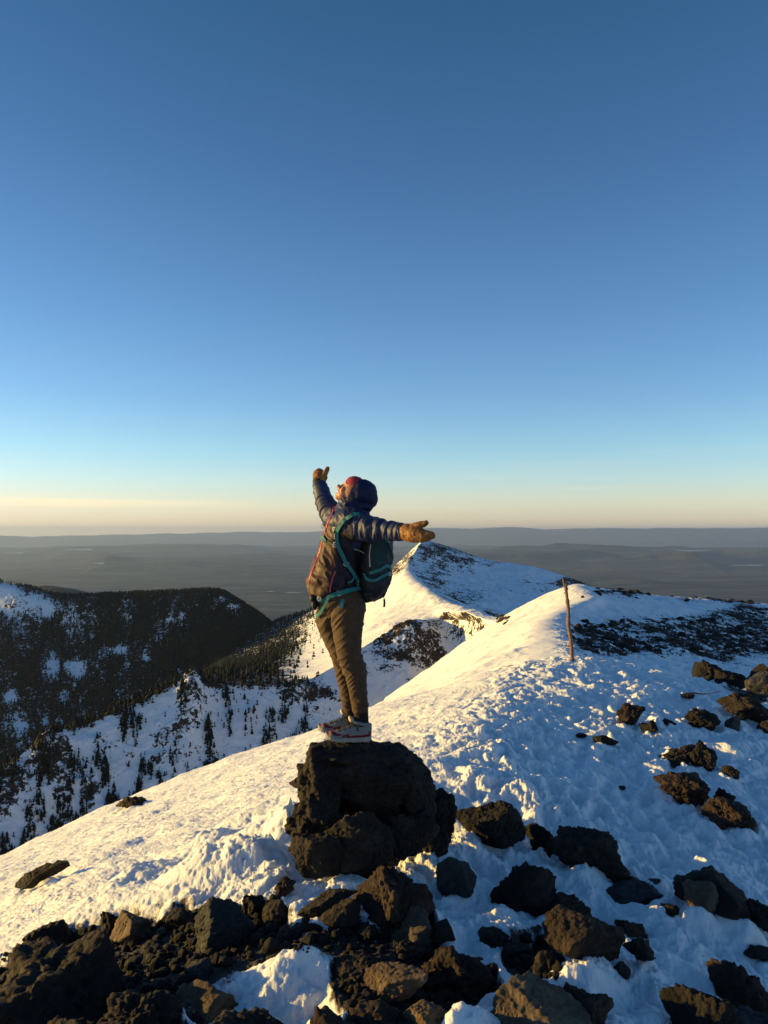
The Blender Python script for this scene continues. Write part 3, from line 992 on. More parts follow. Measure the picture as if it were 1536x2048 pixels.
for k in big:
    cm, tm = protos[rg.randint(8)]
    e = bpy.data.objects.new('fir_tree', None); COL.objects.link(e)
    e.empty_display_size = .1
    e.location = pts[k] - np.array((0, 0, .3)); h = hts[k]
    e.scale = (h * rg.uniform(.9, 1.35), h * rg.uniform(.9, 1.35), h); e.rotation_euler = (rg.uniform(-.05, .05), rg.uniform(-.05, .05), rg.uniform(0, 6.28))
    e['label'] = 'narrow dark fir among the firs scattered over the shaded snowy rock face at left'
    e['category'] = 'tree'; e['group'] = 'firs on the shaded snowy rock face'
    for nm, me in (('crown', cm), ('trunk', tm)):
        link(nm, me, parent=e)
forest('distant_firs', pts[rest], hts[rest], 21, 'dark firs filling the foot of the shaded rock face')
# a fringe of trees along the crest
pts, tx, ty = scatter(FD, np.exp(-((py - np.interp(px, [0, 90, 200, 370, 430, 560, 640], [1545, 1490, 1440, 1366, 1370, 1372, 1350])) / 7) ** 2) * (px < 640) * (px > 100), 260, 6)
forest('crest_firs', pts, rg.uniform(3, 6, len(pts)), 22, 'thin line of small firs along the snowy crest')

# wooded foot of the lit slope
px, py, X, Y = SD['px'], SD['py'], SD['X'], SD['Y']
bound = 640 - .62 * (py - 1225)
f = px - bound + 26 * fbm2(px * .03, py * .03, 3, 211)
dens = 1.0 * sstep(10, -26, f) + .10 * sstep(80, 0, f) + .05 * sstep(.0, .5, fbm2(px * .03, py * .06, 3, 212)) * (py > 1290)
dens = np.where(px > 730, 0, dens)
pts, tx, ty = scatter(SD, dens, 15000, 7)
forest('slope_firs', pts, rg.uniform(6, 13, len(pts)), 23, 'dark fir wood on the flank below the sunlit snow slope')
# forested mountain
dens = np.clip(LD['forest'], 0, 1.2) ** 2
dens = dens * (.55 + .45 * sstep(-.3, .3, fbm2(LD['px'] * .05, LD['py'] * .02, 3, 215)))
pts, tx, ty = scatter(LD, np.where(LD['px'] < -120, 0, dens), 64000, 8)
forest('mountain_firs', pts, rg.uniform(7, 15, len(pts)), 24, 'dense dark fir forest covering the shaded mountain at left')
# ================================================================== boulders and stones
LAVA = mat_rock("dark_lava", (.007, .006, .0055), (.019, .015, .0125), (.050, .038, .031), 1.0)
RUST = mat_rock("rusty_lava", (.010, .007, .006), (.028, .018, .014), (.070, .043, .031), 1.0)
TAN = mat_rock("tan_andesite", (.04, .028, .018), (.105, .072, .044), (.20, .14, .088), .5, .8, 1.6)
SLATE = mat_rock("grey_andesite", (.012, .012, .013), (.030, .030, .032), (.065, .063, .062), .25, .75, 1.2)
RMAT = dict(lava=LAVA, rust=RUST, tan=TAN, grey=SLATE)
_ico = {}


def ico(sub):
    if sub not in _ico:
        bm = bmesh.new(); bmesh.ops.create_icosphere(bm, subdivisions=sub, radius=1.0)
        bm.verts.ensure_lookup_table()
        c = np.array([v.co[:] for v in bm.verts]); f = np.array([[v.index for v in q.verts] for q in bm.faces])
        bm.free(); _ico[sub] = (c / np.linalg.norm(c, axis=1)[:, None], f)
    return _ico[sub]


def rock_shape(seed, style, sub, dims, real, face=None):
    """dims: half extents (x, y, z); real: mean radius in metres, so that pits keep their true size"""
    d, f = ico(sub)
    rg = np.random.RandomState(seed)
    nk = {'rough': 15, 'block': 11, 'round': 24}[style]
    nrm = rg.normal(size=(nk, 3)); nrm /= np.linalg.norm(nrm, axis=1)[:, None]
    hh = rg.uniform(.60, 1.0, nk) if style != 'round' else rg.uniform(.8, 1.0, nk)
    if face is not None:
        nf = np.array(face, float); nf /= np.linalg.norm(nf); keep = nrm @ nf < .8
        nrm, hh = np.vstack([nrm[keep], nf]), np.append(hh[keep], .50)
    q = d @ nrm.T
    rr = np.where(q > .05, hh / np.maximum(q, .05), 9.0)
    k = {'rough': 36.0, 'block': 60.0, 'round': 14.0}[style]
    r = -np.log(np.exp(-k * np.minimum(rr, 3)).sum(1)) / k
    r = np.clip(r, .35, 1.4)
    big = {'rough': .20, 'block': .05, 'round': .06}[style]
    r *= 1 + big * fbm3(d * 1.6, 2, seed) * 1.4
    p = d * r[:, None]
    ext = np.abs(p).max(0); lo, hi = p.min(0), p.max(0)
    p = (p - (lo + hi) / 2) / ((hi - lo) / 2) * np.array(dims)
    w = p / .30                                        # 30 cm lumps
    a = {'rough': .95, 'block': .5, 'round': .7}[style]
    n = a * min(1, real / .3) * .042 * fbm3(w * 1.0, 2, seed + 1, .5, kind=1)
    n += a * .034 * min(1, real / .2) * fbm3(w * 2.6, 3, seed + 2, .6, kind=2)
    n += {'rough': .014, 'block': .009, 'round': .010}[style] * fbm3(w * 9, 3 if sub >= 6 else 2, seed + 3, .6, kind=2) * min(1, real / .12)
    if style == 'block':                                # layered faces
        t = p[:, 2] / .07 + 1.5 * fbm3(p * 2, 2, seed + 7)
        n += .006 * (np.abs(t % 1 - .5) * 2 - .5)
    p = p + d * n[:, None]
    return p, f


ROCKS = []


def pix_(co):
    return CX + F * co[:, 0] / co[:, 1], HY - F * co[:, 2] / co[:, 1]


def rock(label, x0, x1, top, bot, style='rough', kind='lava', seed=0, tilt=0, cat='rock', deep=.85, depth=None, up=0.0, group=None, face=None, slab=0):
    """a stone whose outline in the photo spans columns x0..x1 and rows top..bot"""
    cx = (x0 + x1) / 2
    Yb = depth or ground_hit(cx, bot)
    Wd = (x1 - x0) / F * Yb
    Dp = Wd * deep
    Yc = Yb + Dp * .42
    Wd = (x1 - x0) / F * Yc
    zt = (HY - top) / F * Yc
    xc = (cx - CX) / F * Yc
    zg = ground_z(xc, Yc) if depth is None else (HY - bot) / F * Yb
    zb = min(zg, zt - .25 * Wd) + up
    H = zt - zb
    Hh = (H * 1.22 if depth is None else H) / 2
    real = (Wd * H * Dp) ** (1 / 3) / 2
    sub = 6 if Wd > .24 else (5 if Wd > .1 else 4)
    dims_ = (Wd / 2, Dp / 2, Hh) if not slab else (Wd / 2, Dp / 2, Wd * slab / 2)
    p, f = rock_shape(seed or (int(x0) * 31 + int(top)) % 9973, style, sub, dims_, real, face)
    if slab:
        c, s = math.cos(R(tilt)), math.sin(R(tilt))
        p = np.stack([p[:, 0] * c + p[:, 2] * s, p[:, 1], -p[:, 0] * s + p[:, 2] * c], -1)
    elif tilt:
        c, s = math.cos(R(tilt)), math.sin(R(tilt))
        p = np.stack([p[:, 0] * c + p[:, 2] * s, p[:, 1], -p[:, 0] * s + p[:, 2] * c], -1)
        lo, hi = p.min(0), p.max(0)
        p[:, 0] = (p[:, 0] - (lo[0] + hi[0]) / 2) * Wd / (hi[0] - lo[0])
        p[:, 2] = (p[:, 2] - (lo[2] + hi[2]) / 2) * 2 * Hh / (hi[2] - lo[2])
    zc = zt - Hh * .97
    if slab:
        zc = (HY - (top + bot) / 2) / F * Yc
    else:
        for _ in range(3):                              # fit the outline seen in the photo
            w = p + np.array((xc, Yc, zc)); qx, qy = pix_(w)
            vis = w[:, 2] > zb
            lo, hi = qx[vis].min(), qx[vis].max()
            p[:, 0] *= np.clip((x1 - x0) / (hi - lo), .8, 1.2); xc += ((x0 + x1) / 2 - (lo + hi) / 2) / F * Yc
            zc += (qy[vis].min() - top) / F * Yc
    name = 'boulder' if Wd > .45 else ('rock' if Wd > .12 else 'stone')
    me = mesh_np(name, p, f, mats=[RMAT[kind]])
    o = link(name, me, label=label, cat=name, group=group or 'volcanic rocks on the snowy summit')
    o.location = (xc, Yc, zc)
    ROCKS.append((xc, Yc, Wd / 2, Dp / 2, H))
    return o


# ---- the pile the person stands on
BASE_Y = 4.62
def summit_boulder():
    """one big overhanging lump of lava, grown from several masses"""
    d, f = ico(6)
    def blob(px, py, Y, rx, ry, rz, seed, sty='rough'):
        p, ff = rock_shape(seed, sty, 5, (rx, ry, rz), .3)
        return p + np.array(P(px, py, Y)), ff
    s = BASE_Y / F
    lumps = [(725, 1554, 4.66, 114 * s, .30, 74 * s, 11, 'block'), (640, 1543, 4.60, 50 * s, .24, 66 * s, 12, 'rough'), (822, 1574, 4.70, 52 * s, .26, 76 * s, 13, 'block'),
             (690, 1500, 4.66, 80 * s, .26, 24 * s, 20, 'block'),
             (638, 1626, 4.52, 50 * s, .20, 52 * s, 14, 'rough'), (604, 1650, 4.50, 24 * s, .13, 20 * s, 15, 'rough'), (800, 1640, 4.64, 54 * s, .26, 38 * s, 16, 'rough'),
             (866, 1648, 4.74, 30 * s, .18, 48 * s, 17, 'rough'), (715, 1598, 4.70, 84 * s, .26, 46 * s, 18, 'rough'),
             (808, 1512, 4.72, 30 * s, .18, 24 * s, 19, 'rough')]
    vs, fs, off = [], [], 0
    for l in lumps:
        p, ff = blob(*l); vs.append(p); fs.append(ff + off); off += len(p)
    me = mesh_np('t', np.vstack(vs), np.vstack(fs))
    o = bpy.data.objects.new('t', me); COL.objects.link(o)
    md = o.modifiers.new('r', 'REMESH'); md.mode = 'VOXEL'; md.voxel_size = .0085
    sm = o.modifiers.new('s', 'SMOOTH'); sm.iterations = 2; sm.factor = .5
    dg = bpy.context.evaluated_depsgraph_get(); dg.update()
    m2 = bpy.data.meshes.new_from_object(o.evaluated_get(dg))
    n = len(m2.vertices); co = np.empty(n * 3, np.float32); m2.vertices.foreach_get('co', co); co = co.reshape(-1, 3)
    no = np.empty(n * 3, np.float32); m2.vertices.foreach_get('normal', no); no = no.reshape(-1, 3)
    a = .018 * fbm3(co / .19, 3, 31, .55, kind=1) + .011 * fbm3(co / .06, 3, 35, .6, kind=2)
    pit = n3(co / .026, 39)
    a += -.010 * np.maximum(pit - .1, 0) / .5 + .004 * fbm3(co / .02, 2, 41)
    top = sstep(.6, .95, no[:, 2]) * (np.abs(co[:, 0] + .22) < .22)
    co = co + no * (a * (1 - .75 * top))[:, None]
    foot = (co[:, 0] > -.47) & (co[:, 0] < -.04)
    cap = -1.340 + .004 * n3(co / .03, 43)
    co[:, 2] = np.where(foot & (co[:, 2] > cap), cap + (co[:, 2] - cap) * .04, co[:, 2])
    m2.vertices.foreach_set('co', np.ascontiguousarray(co, np.float32).ravel()); m2.update()
    m2.polygons.foreach_set('use_smooth', np.ones(len(m2.polygons), bool))
    m2.materials.clear(); m2.materials.append(LAVA)
    bpy.data.objects.remove(o)
    m2.name = 'boulder'
    return link('boulder', m2, label='huge dark pitted lava boulder the person stands on', cat='boulder', group='volcanic rocks on the snowy summit')


SB = summit_boulder()
rock('squarish dark rock with a tan left end wedged under the big boulder', 582, 690, 1664, 1765, 'block', 'lava', 5, depth=4.12, deep=.7, face=(-.8, -.42, .1))
rock('wide smooth black rock at the centre under the big boulder', 646, 792, 1622, 1768, 'round', 'lava', 6, depth=4.16, deep=.6)
rock('black rock under the right side of the big boulder', 770, 880, 1618, 1716, 'rough', 'lava', 7, depth=4.30, deep=.6)
rock('narrow black rock leaning on the right flank of the big boulder', 846, 916, 1575, 1702, 'rough', 'lava', 8, depth=4.66)
rock('small tan rock jutting out below the left overhang of the big boulder', 576, 634, 1672, 1722, 'rough', 'rust', 9, depth=4.22)

T = [
    # left slope
    ('long flat dark slab lying alone on the sunlit snow slope at left', 16, 150, 1716, 1776, 'block', 'lava', -29, .22),
    ('small brown rock poking over the skyline of the sunlit snow slope', 236, 294, 1592, 1616, 'rough', 'rust', -20, .6),
    # bottom left
    ('dark blocky rock at the snow edge, leftmost along the top of the scree', 44, 152, 1838, 1915, 'block', 'lava', 0, .8),
    ('huge rugged lava boulder filling the lower left corner', -60, 250, 1856, 2075, 'rough', 'lava', -12, .75),
    ('dark pointed rock behind the tan block at the snow edge', 200, 246, 1822, 1885, 'rough', 'lava', -20, .9),
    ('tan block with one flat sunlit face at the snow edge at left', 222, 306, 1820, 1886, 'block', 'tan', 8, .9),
    ('dark flat rock between the tan block and the grooved round boulder', 330, 396, 1815, 1862, 'block', 'lava', 0, .9),
    ('rounded boulder with sunlit grooves on top, at the snow edge', 388, 512, 1792, 1900, 'round', 'grey', -10, .9),
    ('dark rock touching the right side of the grooved round boulder', 482, 534, 1788, 1838, 'rough', 'lava', 0, .9),
    ('smooth dark rock right of the grooved boulder, beside melting snow', 524, 582, 1798, 1850, 'round', 'lava', 0, .9),
    ('reddish black rock in a hollow of the snow left of the boulder pile', 548, 592, 1752, 1796, 'rough', 'rust', 0, .9),
    ('long dark slab slanting up to the right below the boulder pile', 590, 722, 1758, 1848, 'block', 'lava', -24, .5),
    ('dim brown wedge of rock in front of the slanting slab', 640, 722, 1795, 1862, 'block', 'rust', -14, .7),
    ('rugged brown lava boulder with two sunlit humps at centre', 688, 872, 1730, 1885, 'rough', 'rust', 18, .8),
    ('tan rough rock with a sunlit left face in front of the rugged brown boulder', 770, 866, 1806, 1908, 'rough', 'tan', 10, .9),
    ('black rock in the shade right of the rough tan rock', 856, 912, 1836, 1900, 'block', 'lava', 0, .9),
    ('low dark rock under the rough tan rock', 756, 860, 1880, 1930, 'rough', 'lava', 0, .8),
    ('bluish grey stone alone in the dark scree at left', 368, 424, 1914, 1962, 'round', 'grey', 0, .9),
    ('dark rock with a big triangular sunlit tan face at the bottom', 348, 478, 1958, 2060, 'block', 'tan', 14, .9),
    ('brown knobbly boulder at the bottom left of the triangular tan face', 188, 366, 1978, 2090, 'rough', 'rust', -10, .8),
    ('black rock cut by the bottom edge, right of the triangular tan face', 424, 610, 2012, 2100, 'rough', 'lava', 10, .8),
    ('dark rock cut by the bottom edge at far left', 60, 190, 2030, 2110, 'rough', 'lava', 0, .8),
    ('brown topped rock cut by the bottom edge, beside the blue snow', 606, 710, 2010, 2085, 'rough', 'rust', 0, .8),
    ('knobbly tan brown rock at the bottom, between two tan rocks', 694, 800, 1996, 2070, 'rough', 'rust', 0, .8),
    ('brown ridged rock with frost specks, right of the blue snow patch', 660, 800, 1903, 1985, 'rough', 'rust', -6, .8),
    ('flat topped tan brown rock with a chipped sunlit front', 690, 856, 1922, 2010, 'block', 'tan', -10, .7),
    ('reddish rugged lava rock with a sunlit rib, bottom centre', 840, 992, 1890, 1998, 'rough', 'rust', 6, .8),
    ('small round red stone in front of the reddish rugged lava', 880, 912, 1944, 1972, 'round', 'rust', 0, .9),
    ('wrinkled tan grey rock at the bottom centre edge', 786, 914, 1998, 2080, 'block', 'tan', -8, .9),
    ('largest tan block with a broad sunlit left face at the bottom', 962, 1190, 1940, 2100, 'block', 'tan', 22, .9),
    ('brown rock with a sunlit stripe behind the largest tan block', 1100, 1228, 1963, 2075, 'rough', 'rust', 12, .8),
    # centre right
    ('round black boulder right of the big boulder pile', 908, 1053, 1600, 1712, 'round', 'lava', 5, .85),
    ('wide black boulder with a sloping right side, third right of the pile', 1085, 1258, 1650, 1745, 'rough', 'lava', 10, .7),
    ('black rock joining the round boulder and the wide one', 1046, 1116, 1645, 1700, 'rough', 'lava', 0, .8),
    ('egg shaped grey rock standing in the snow with a lit tip', 870, 954, 1713, 1806, 'round', 'grey', 0, .9),
    ('brown boulder with a sunlit crown, alone in the snow at centre', 978, 1114, 1721, 1826, 'rough', 'rust', 5, .9),
    ('flat bluish grey slab half sunk in the snow', 1176, 1330, 1752, 1812, 'round', 'grey', 4, .6),
    ('small grey rock behind the flat bluish slab', 1284, 1322, 1756, 1784, 'round', 'grey', 0, .9),
    ('big angular dark boulder with a sunlit ridge near the right edge', 1344, 1504, 1730, 1846, 'block', 'lava', 14, .85),
    ('sunlit tan fin of rock leaning on the angular dark boulder', 1364, 1440, 1758, 1838, 'block', 'tan', -30, .7),
    ('black boulder cut by the right edge beside the angular one', 1484, 1580, 1795, 1890, 'rough', 'lava', 0, .8),
    ('small black rock left of the angular boulder', 1318, 1360, 1805, 1832, 'rough', 'lava', 0, .9),
    ('big two toned boulder with a mossy tan left half', 1083, 1252, 1808, 1935, 'block', 'rust', 10, .9),
    ('reddish rock with a lit peak behind the two toned boulder', 1092, 1186, 1782, 1860, 'rough', 'rust', 0, .9),
    ('smooth dark rock left of the two toned boulder', 952, 1020, 1852, 1902, 'round', 'lava', 0, .9),
    ('rusty low rock in front of the smooth dark one', 1000, 1062, 1874, 1915, 'rough', 'rust', 0, .9),
    ('dark broken rock right of the two toned boulder', 1244, 1312, 1872, 1950, 'rough', 'lava', 10, .9),
    ('small black stone in the snow below the two toned boulder', 1220, 1262, 1922, 1958, 'block', 'lava', 0, .9),
    ('reddish rock in the sunlit snow right of the two toned boulder', 1228, 1296, 1838, 1878, 'rough', 'rust', 0, .9),
    ('dark rubble rock in front of the two toned boulder', 1050, 1130, 1900, 1965, 'rough', 'lava', 0, .9),
    ('brown knobbly boulder with a sunlit face at the right edge', 1412, 1560, 1915, 2035, 'rough', 'rust', 8, .9),
    ('dark stone above the brown boulder at the right edge', 1486, 1545, 1888, 1935, 'rough', 'lava', 0, .9),
    ('dark boulder with a reddish sunlit crown, bottom right', 1318, 1480, 1965, 2090, 'rough', 'lava', 4, .8),
    ('grey rock in the bottom right corner', 1460, 1580, 2010, 2090, 'round', 'grey', 0, .8),
    # right, middle distance
    ('brown rock with a sunlit crest near the right edge', 1400, 1514, 1592, 1672, 'rough', 'rust', 12, .8),
    ('dark rock behind the brown one with a sunlit crest', 1424, 1472, 1574, 1622, 'rough', 'lava', 0, .9),
    ('rough brown boulder with a dark left toe, amid the snow at right', 1305, 1422, 1542, 1618, 'rough', 'rust', 6, .8),
    ('low saddle shaped dark rock in the snow at right', 1314, 1400, 1488, 1535, 'rough', 'lava', 0, .8),
    ('upright dark end of the saddle shaped rock', 1378, 1436, 1479, 1545, 'rough', 'lava', 0, .8),
    ('small dark stone right of the saddle shaped rock', 1442, 1480, 1531, 1556, 'block', 'lava', 0, .9),
    ('reddish rock with a lit top, left one of the farther rocks', 1232, 1292, 1404, 1462, 'rough', 'rust', 14, .9),
    ('dark foot of the reddish rock with the lit top', 1278, 1318, 1440, 1468, 'rough', 'lava', 0, .9),
    ('tiny dark stone right of the reddish rock', 1320, 1354, 1436, 1454, 'rough', 'lava', 0, .9),
    ('pointed dark rock with a long tail in the snow', 1368, 1442, 1415, 1464, 'rough', 'lava', 16, .8),
    ('large dark brown boulder at the right edge, half way up', 1432, 1550, 1384, 1456, 'rough', 'lava', 6, .8),
    ('grey stone below the large dark brown boulder', 1448, 1482, 1432, 1464, 'block', 'grey', 0, .9),
    ('thin dark rock lying in the snow near the middle', 1184, 1238, 1470, 1497, 'block', 'lava', 14, .6),
    ('tiny dark stone left of the thin dark rock', 1150, 1174, 1465, 1477, 'rough', 'lava', 0, .9),
    ('tiny dark stone alone in the trodden snow', 1234, 1252, 1571, 1584, 'rough', 'lava', 0, .9),
    ('small rock at the end of the fallen stick', 1360, 1390, 1386, 1404, 'rough', 'rust', 0, .9),
    ('smooth dark boulder on the skyline of the snow at right', 1428, 1500, 1338, 1374, 'round', 'lava', 0, .9),
    ('smooth grey boulder cut by the right edge, on the skyline', 1488, 1580, 1340, 1400, 'round', 'grey', 0, .9),
    ('dark rock behind the smooth skyline boulders', 1490, 1560, 1326, 1358, 'block', 'lava', 0, .9),
    ('low brown rock just behind the snow skyline at right', 1380, 1450, 1318, 1334, 'rough', 'lava', 0, .9),
    ('small black stone below the reddish skyline rocks at the right edge', 1512, 1550, 1440, 1470, 'rough', 'lava', 0, .9),
]
for (lb, x0, x1, t_, b_, sty, kd, tl, dp) in T:
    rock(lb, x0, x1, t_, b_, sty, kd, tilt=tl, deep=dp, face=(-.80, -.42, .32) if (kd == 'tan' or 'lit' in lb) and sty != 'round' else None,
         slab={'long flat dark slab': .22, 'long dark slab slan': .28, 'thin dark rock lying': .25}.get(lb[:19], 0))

# snow banked against the stones, or melted back from them
def bank_snow():
    me = SUMMIT.data
    n = len(me.vertices); co = np.empty(n * 3, np.float32); me.vertices.foreach_get('co', co); co = co.reshape(-1, 3)
    sc_ = np.empty(n, np.float32); me.attributes['scree'].data.foreach_get('value', sc_)
    near = np.where((np.hypot(co[:, 0], co[:, 1]) < 16) & (sc_ < .55))[0]
    c = co[near]; add = np.zeros(len(near))
    for k, (rx, ry, a, b, hh_) in enumerate(ROCKS[5:]):
        m = (np.abs(c[:, 0] - rx) < a * 2.2) & (np.abs(c[:, 1] - ry) < b * 2.2)
        if not m.any(): continue
        q = np.hypot((c[m, 0] - rx) / a, (c[m, 1] - ry) / b)
        nz = n2(c[m, 0] * 5, c[m, 1] * 5, k)
        sz = min(.04, .16 * a)
        add[m] += sz * (.6 + 1.5 * nz) * np.exp(-((q - 1.1) / .28) ** 2)
    co[near, 2] += np.clip(add, -.03, .06)
    me.vertices.foreach_set('co', np.ascontiguousarray(co).ravel()); me.update()


bank_snow()


# rubble too small to count, filling the scree
def rubble():
    rg = np.random.RandomState(4)
    d, f = ico(2)
    protos = [rock_shape(900 + q, 'rough', 2, (1, .9, .75), .1) for q in range(10)]
    vs, fs, off = [], [], 0
    n = 0
    while n < 5200:
        px, py = rg.uniform(-120, 1250), rg.uniform(1560, 2150)
        k = rg.rand()
        if max(poly_inside(np.array([px]), np.array([py]), pl, 8)[0] for pl in SCREE) < .55: continue
        u, v = (px - CX) / F, (HY - py) / F
        Y = ground_hit(px, py)
        s = .007 + .034 * rg.rand() ** 4
        z = ground_z(u * Y, Y)
        p, ff = protos[rg.randint(10)]
        a = rg.uniform(0, 6.28); c, sn = math.cos(a), math.sin(a)
        q = np.stack([p[:, 0] * c - p[:, 1] * sn, p[:, 0] * sn + p[:, 1] * c, p[:, 2]], -1) * s * rg.uniform(.7, 1.3, 3)
        vs.append(q + np.array((u * Y, Y, z + s * .3))); fs.append(ff + off); off += len(p); n += 1
    link('rubble', mesh_np('rubble', np.vstack(vs), np.vstack(fs), mats=[LAVA]), kind='stuff', label='fine dark lava rubble between the boulders', cat='rubble')


rubble()

# dark boulder fields on the ridge behind the marker stick: too many to count
def ridge_scree():
    rg = np.random.RandomState(6)
    dens = sstep(.30, .75, HD['rock'] + .25 * fbm2(HD['px'] * .05, HD['py'] * .12, 4, 301)) * (HD['px'] > 1120) + 1.3 * bump_px(HD['px'], HD['py'], 1260, 1188, 80, 6) + .5 * bump_px(HD['px'], HD['py'], 1440, 1200, 90, 5) \
        + .8 * bump_px(HD['px'], HD['py'], 1000, 1236, 22, 7)
    pts, tx, ty = scatter(HD, dens * (HD['py'] > 1170), 1900, 31)
    protos = [rock_shape(950 + q, 'rough', 2, (1, .9, .7), .3) for q in range(8)]
    vs, fs, off = [], [], 0
    for k in range(len(pts)):
        p, ff = protos[rg.randint(8)]
        s = .08 + .75 * rg.rand() ** 5
        vs.append(p * s * rg.uniform(.7, 1.4, 3) + pts[k]); fs.append(ff + off); off += len(p)
    link('ridge_scree', mesh_np('ridge_scree', np.vstack(vs), np.vstack(fs), mats=[LAVA]), kind='stuff', label='fields of dark lava stones on the snowy ridge behind the marker stick', cat='scree')


ridge_scree()

# ================================================================== marker stick, fallen twig
WOOD = mat_plain_colour("weathered_wood", (.20, .12, .07), .8, .4, 18, .6)


def tube(pts, rad, sides=12, cap=True):
    """swept tube; pts (n,3), rad (n,) -> verts, quads"""
    pts = np.array(pts, float); n = len(pts)
    t = np.gradient(pts, axis=0); t /= np.linalg.norm(t, axis=1)[:, None]
    up = np.array((0, 1., 0)) if abs(t[0][1]) < .8 else np.array((1., 0, 0))
    a = np.cross(t[0], up); a /= np.linalg.norm(a)
    rings = []
    for k in range(n):
        a = a - t[k] * (a @ t[k]); a /= np.linalg.norm(a); b = np.cross(t[k], a)
        th = np.linspace(0, 2 * math.pi, sides, endpoint=False)
        rr = rad[k] if np.ndim(rad[k]) else (rad[k], rad[k])
        rings.append(pts[k] + np.cos(th)[:, None] * a * rr[0] + np.sin(th)[:, None] * b * rr[1])
    co = np.vstack(rings); fa = []
    for k in range(n - 1):
        for s in range(sides):
            fa.append((k * sides + s, k * sides + (s + 1) % sides, (k + 1) * sides + (s + 1) % sides, (k + 1) * sides + s))
    if cap:
        co = np.vstack([co, pts[0], pts[-1]])
        m = n * sides
        for s in range(sides):
            fa.append(((s + 1) % sides, s, m, m)); fa.append(((n - 1) * sides + s, (n - 1) * sides + (s + 1) % sides, m + 1, m + 1))
    return co, fa


def mesh_py(name, co, fa, mats, smooth=True, idx=None):
    me = bpy.data.meshes.new(name)
    fa = [tuple(dict.fromkeys(q)) for q in fa]
    me.from_pydata([tuple(map(float, c)) for c in co], [], fa)
    me.polygons.foreach_set('use_smooth', np.full(len(me.polygons), smooth))
    for m in mats: me.materials.append(m)
    if idx is not None: me.polygons.foreach_set('material_index', np.array(idx, np.int32))
    me.update(); return me


def interp(pts, n):
    return cr_axis(np.array(pts, float), n)


PY = 12.2
root = bpy.data.objects.new('marker_stick', None); COL.objects.link(root)
root['label'] = 'thin crooked wooden stick with a forked top standing upright in the snow'; root['category'] = 'stick'
root.location = P(1145, 1316, PY)
def rel(px, py, Y=PY): return np.array(P(px, py, Y)) - np.array(root.location)
pp = interp([rel(1145, 1335), rel(1144, 1312), rel(1142, 1282), rel(1137, 1250), rel(1137, 1222), rel(1134, 1196), rel(1132, 1176), rel(1133, 1163)], 60)
rr = np.linspace(.036, .026, 60) + .004 * np.sin(np.arange(60) * 1.3) + .003 * np.sin(np.arange(60) * .53)
rr[-1] *= .5
c, f = tube(pp, rr)
link('shaft', mesh_py('shaft', c, f, [WOOD]), root)
pp = interp([rel(1132, 1182), rel(1129, 1170), rel(1126, 1158)], 10)
c, f = tube(pp, np.linspace(.024, .012, 10))
link('fork', mesh_py('fork', c, f, [WOOD]), root)

Yt = ground_hit(1400, 1392)
pts = [P(1366, 1389, Yt), P(1385, 1386, Yt + .02), P(1410, 1388, Yt), P(1440, 1383, Yt - .02)]
co, fa = tube(interp(pts, 24), np.linspace(.016, .006, 24), 8)
co2, fa2 = tube(interp([pts[1], P(1376, 1394, Yt), P(1368, 1398, Yt - .05)], 8), np.linspace(.010, .005, 8), 8)
fa2 = [tuple(q + len(co) for q in t) for t in fa2]
link('fallen_twig', mesh_py('fallen_twig', np.vstack([co, co2]), fa + fa2, [WOOD]), label='thin grey fallen twig lying on the snow at right', cat='twig')
# ================================================================== the person
from mathutils.bvhtree import BVHTree
PXM = 4.7 / F                                   # metres per photo pixel where the person stands


def ell(c, r, axes=None, n=28):
    """ellipsoid: centre, radii, optional 3x3 axes rows"""
    th = np.linspace(0, math.pi, n); ph = np.linspace(0, 2 * math.pi, n, endpoint=False)
    T_, P_ = np.meshgrid(th, ph, indexing='ij')
    d = np.stack([np.sin(T_) * np.cos(P_), np.sin(T_) * np.sin(P_), np.cos(T_)], -1).reshape(-1, 3) * np.array(r)
    if axes is not None: d = d @ np.array(axes)
    co = d + np.array(c); fa = []
    for i in range(n - 1):
        for j in range(n):
            fa.append((i * n + j, i * n + (j + 1) % n, (i + 1) * n + (j + 1) % n, (i + 1) * n + j))
    return co, [tuple(q[::-1]) for q in fa]


def limb(pts, rad, n=40, sides=24):
    """tapered limb through (px,py,Y) points"""
    p = interp([tuple(P(*q)) for q in pts], n)
    r = interp([(q, q) if np.ndim(q) == 0 else q for q in rad], n)
    co, fa = tube(p, r, sides)
    ends = [ell(p[0], (r[0].mean(),) * 3, n=16), ell(p[-1], (r[-1].mean(),) * 3, n=16)]
    return join([(co, fa)] + ends)


def join(parts):
    vs, fs, off = [], [], 0
    for c, f in parts:
        vs.append(np.array(c)); fs += [tuple(q + off for q in t) for t in f]; off += len(c)
    return np.vstack(vs), fs


def blob(parts, voxel=.005, smooth=6, fac=.5):
    """one continuous surface over all the parts"""
    co, fa = join(parts)
    me = mesh_py('t', co, fa, [])
    bm = bmesh.new(); bm.from_mesh(me)
    bmesh.ops.remove_doubles(bm, verts=bm.verts, dist=1e-6)
    bmesh.ops.recalc_face_normals(bm, faces=bm.faces)
    bm.to_mesh(me); bm.free()
    o = bpy.data.objects.new('t', me); COL.objects.link(o)
    md = o.modifiers.new('r', 'REMESH'); md.mode = 'VOXEL'; md.voxel_size = voxel
    sm = o.modifiers.new('s', 'SMOOTH'); sm.iterations = smooth; sm.factor = fac
    dg = bpy.context.evaluated_depsgraph_get(); dg.update()
    m2 = bpy.data.meshes.new_from_object(o.evaluated_get(dg))
    bpy.data.objects.remove(o)
    return m2


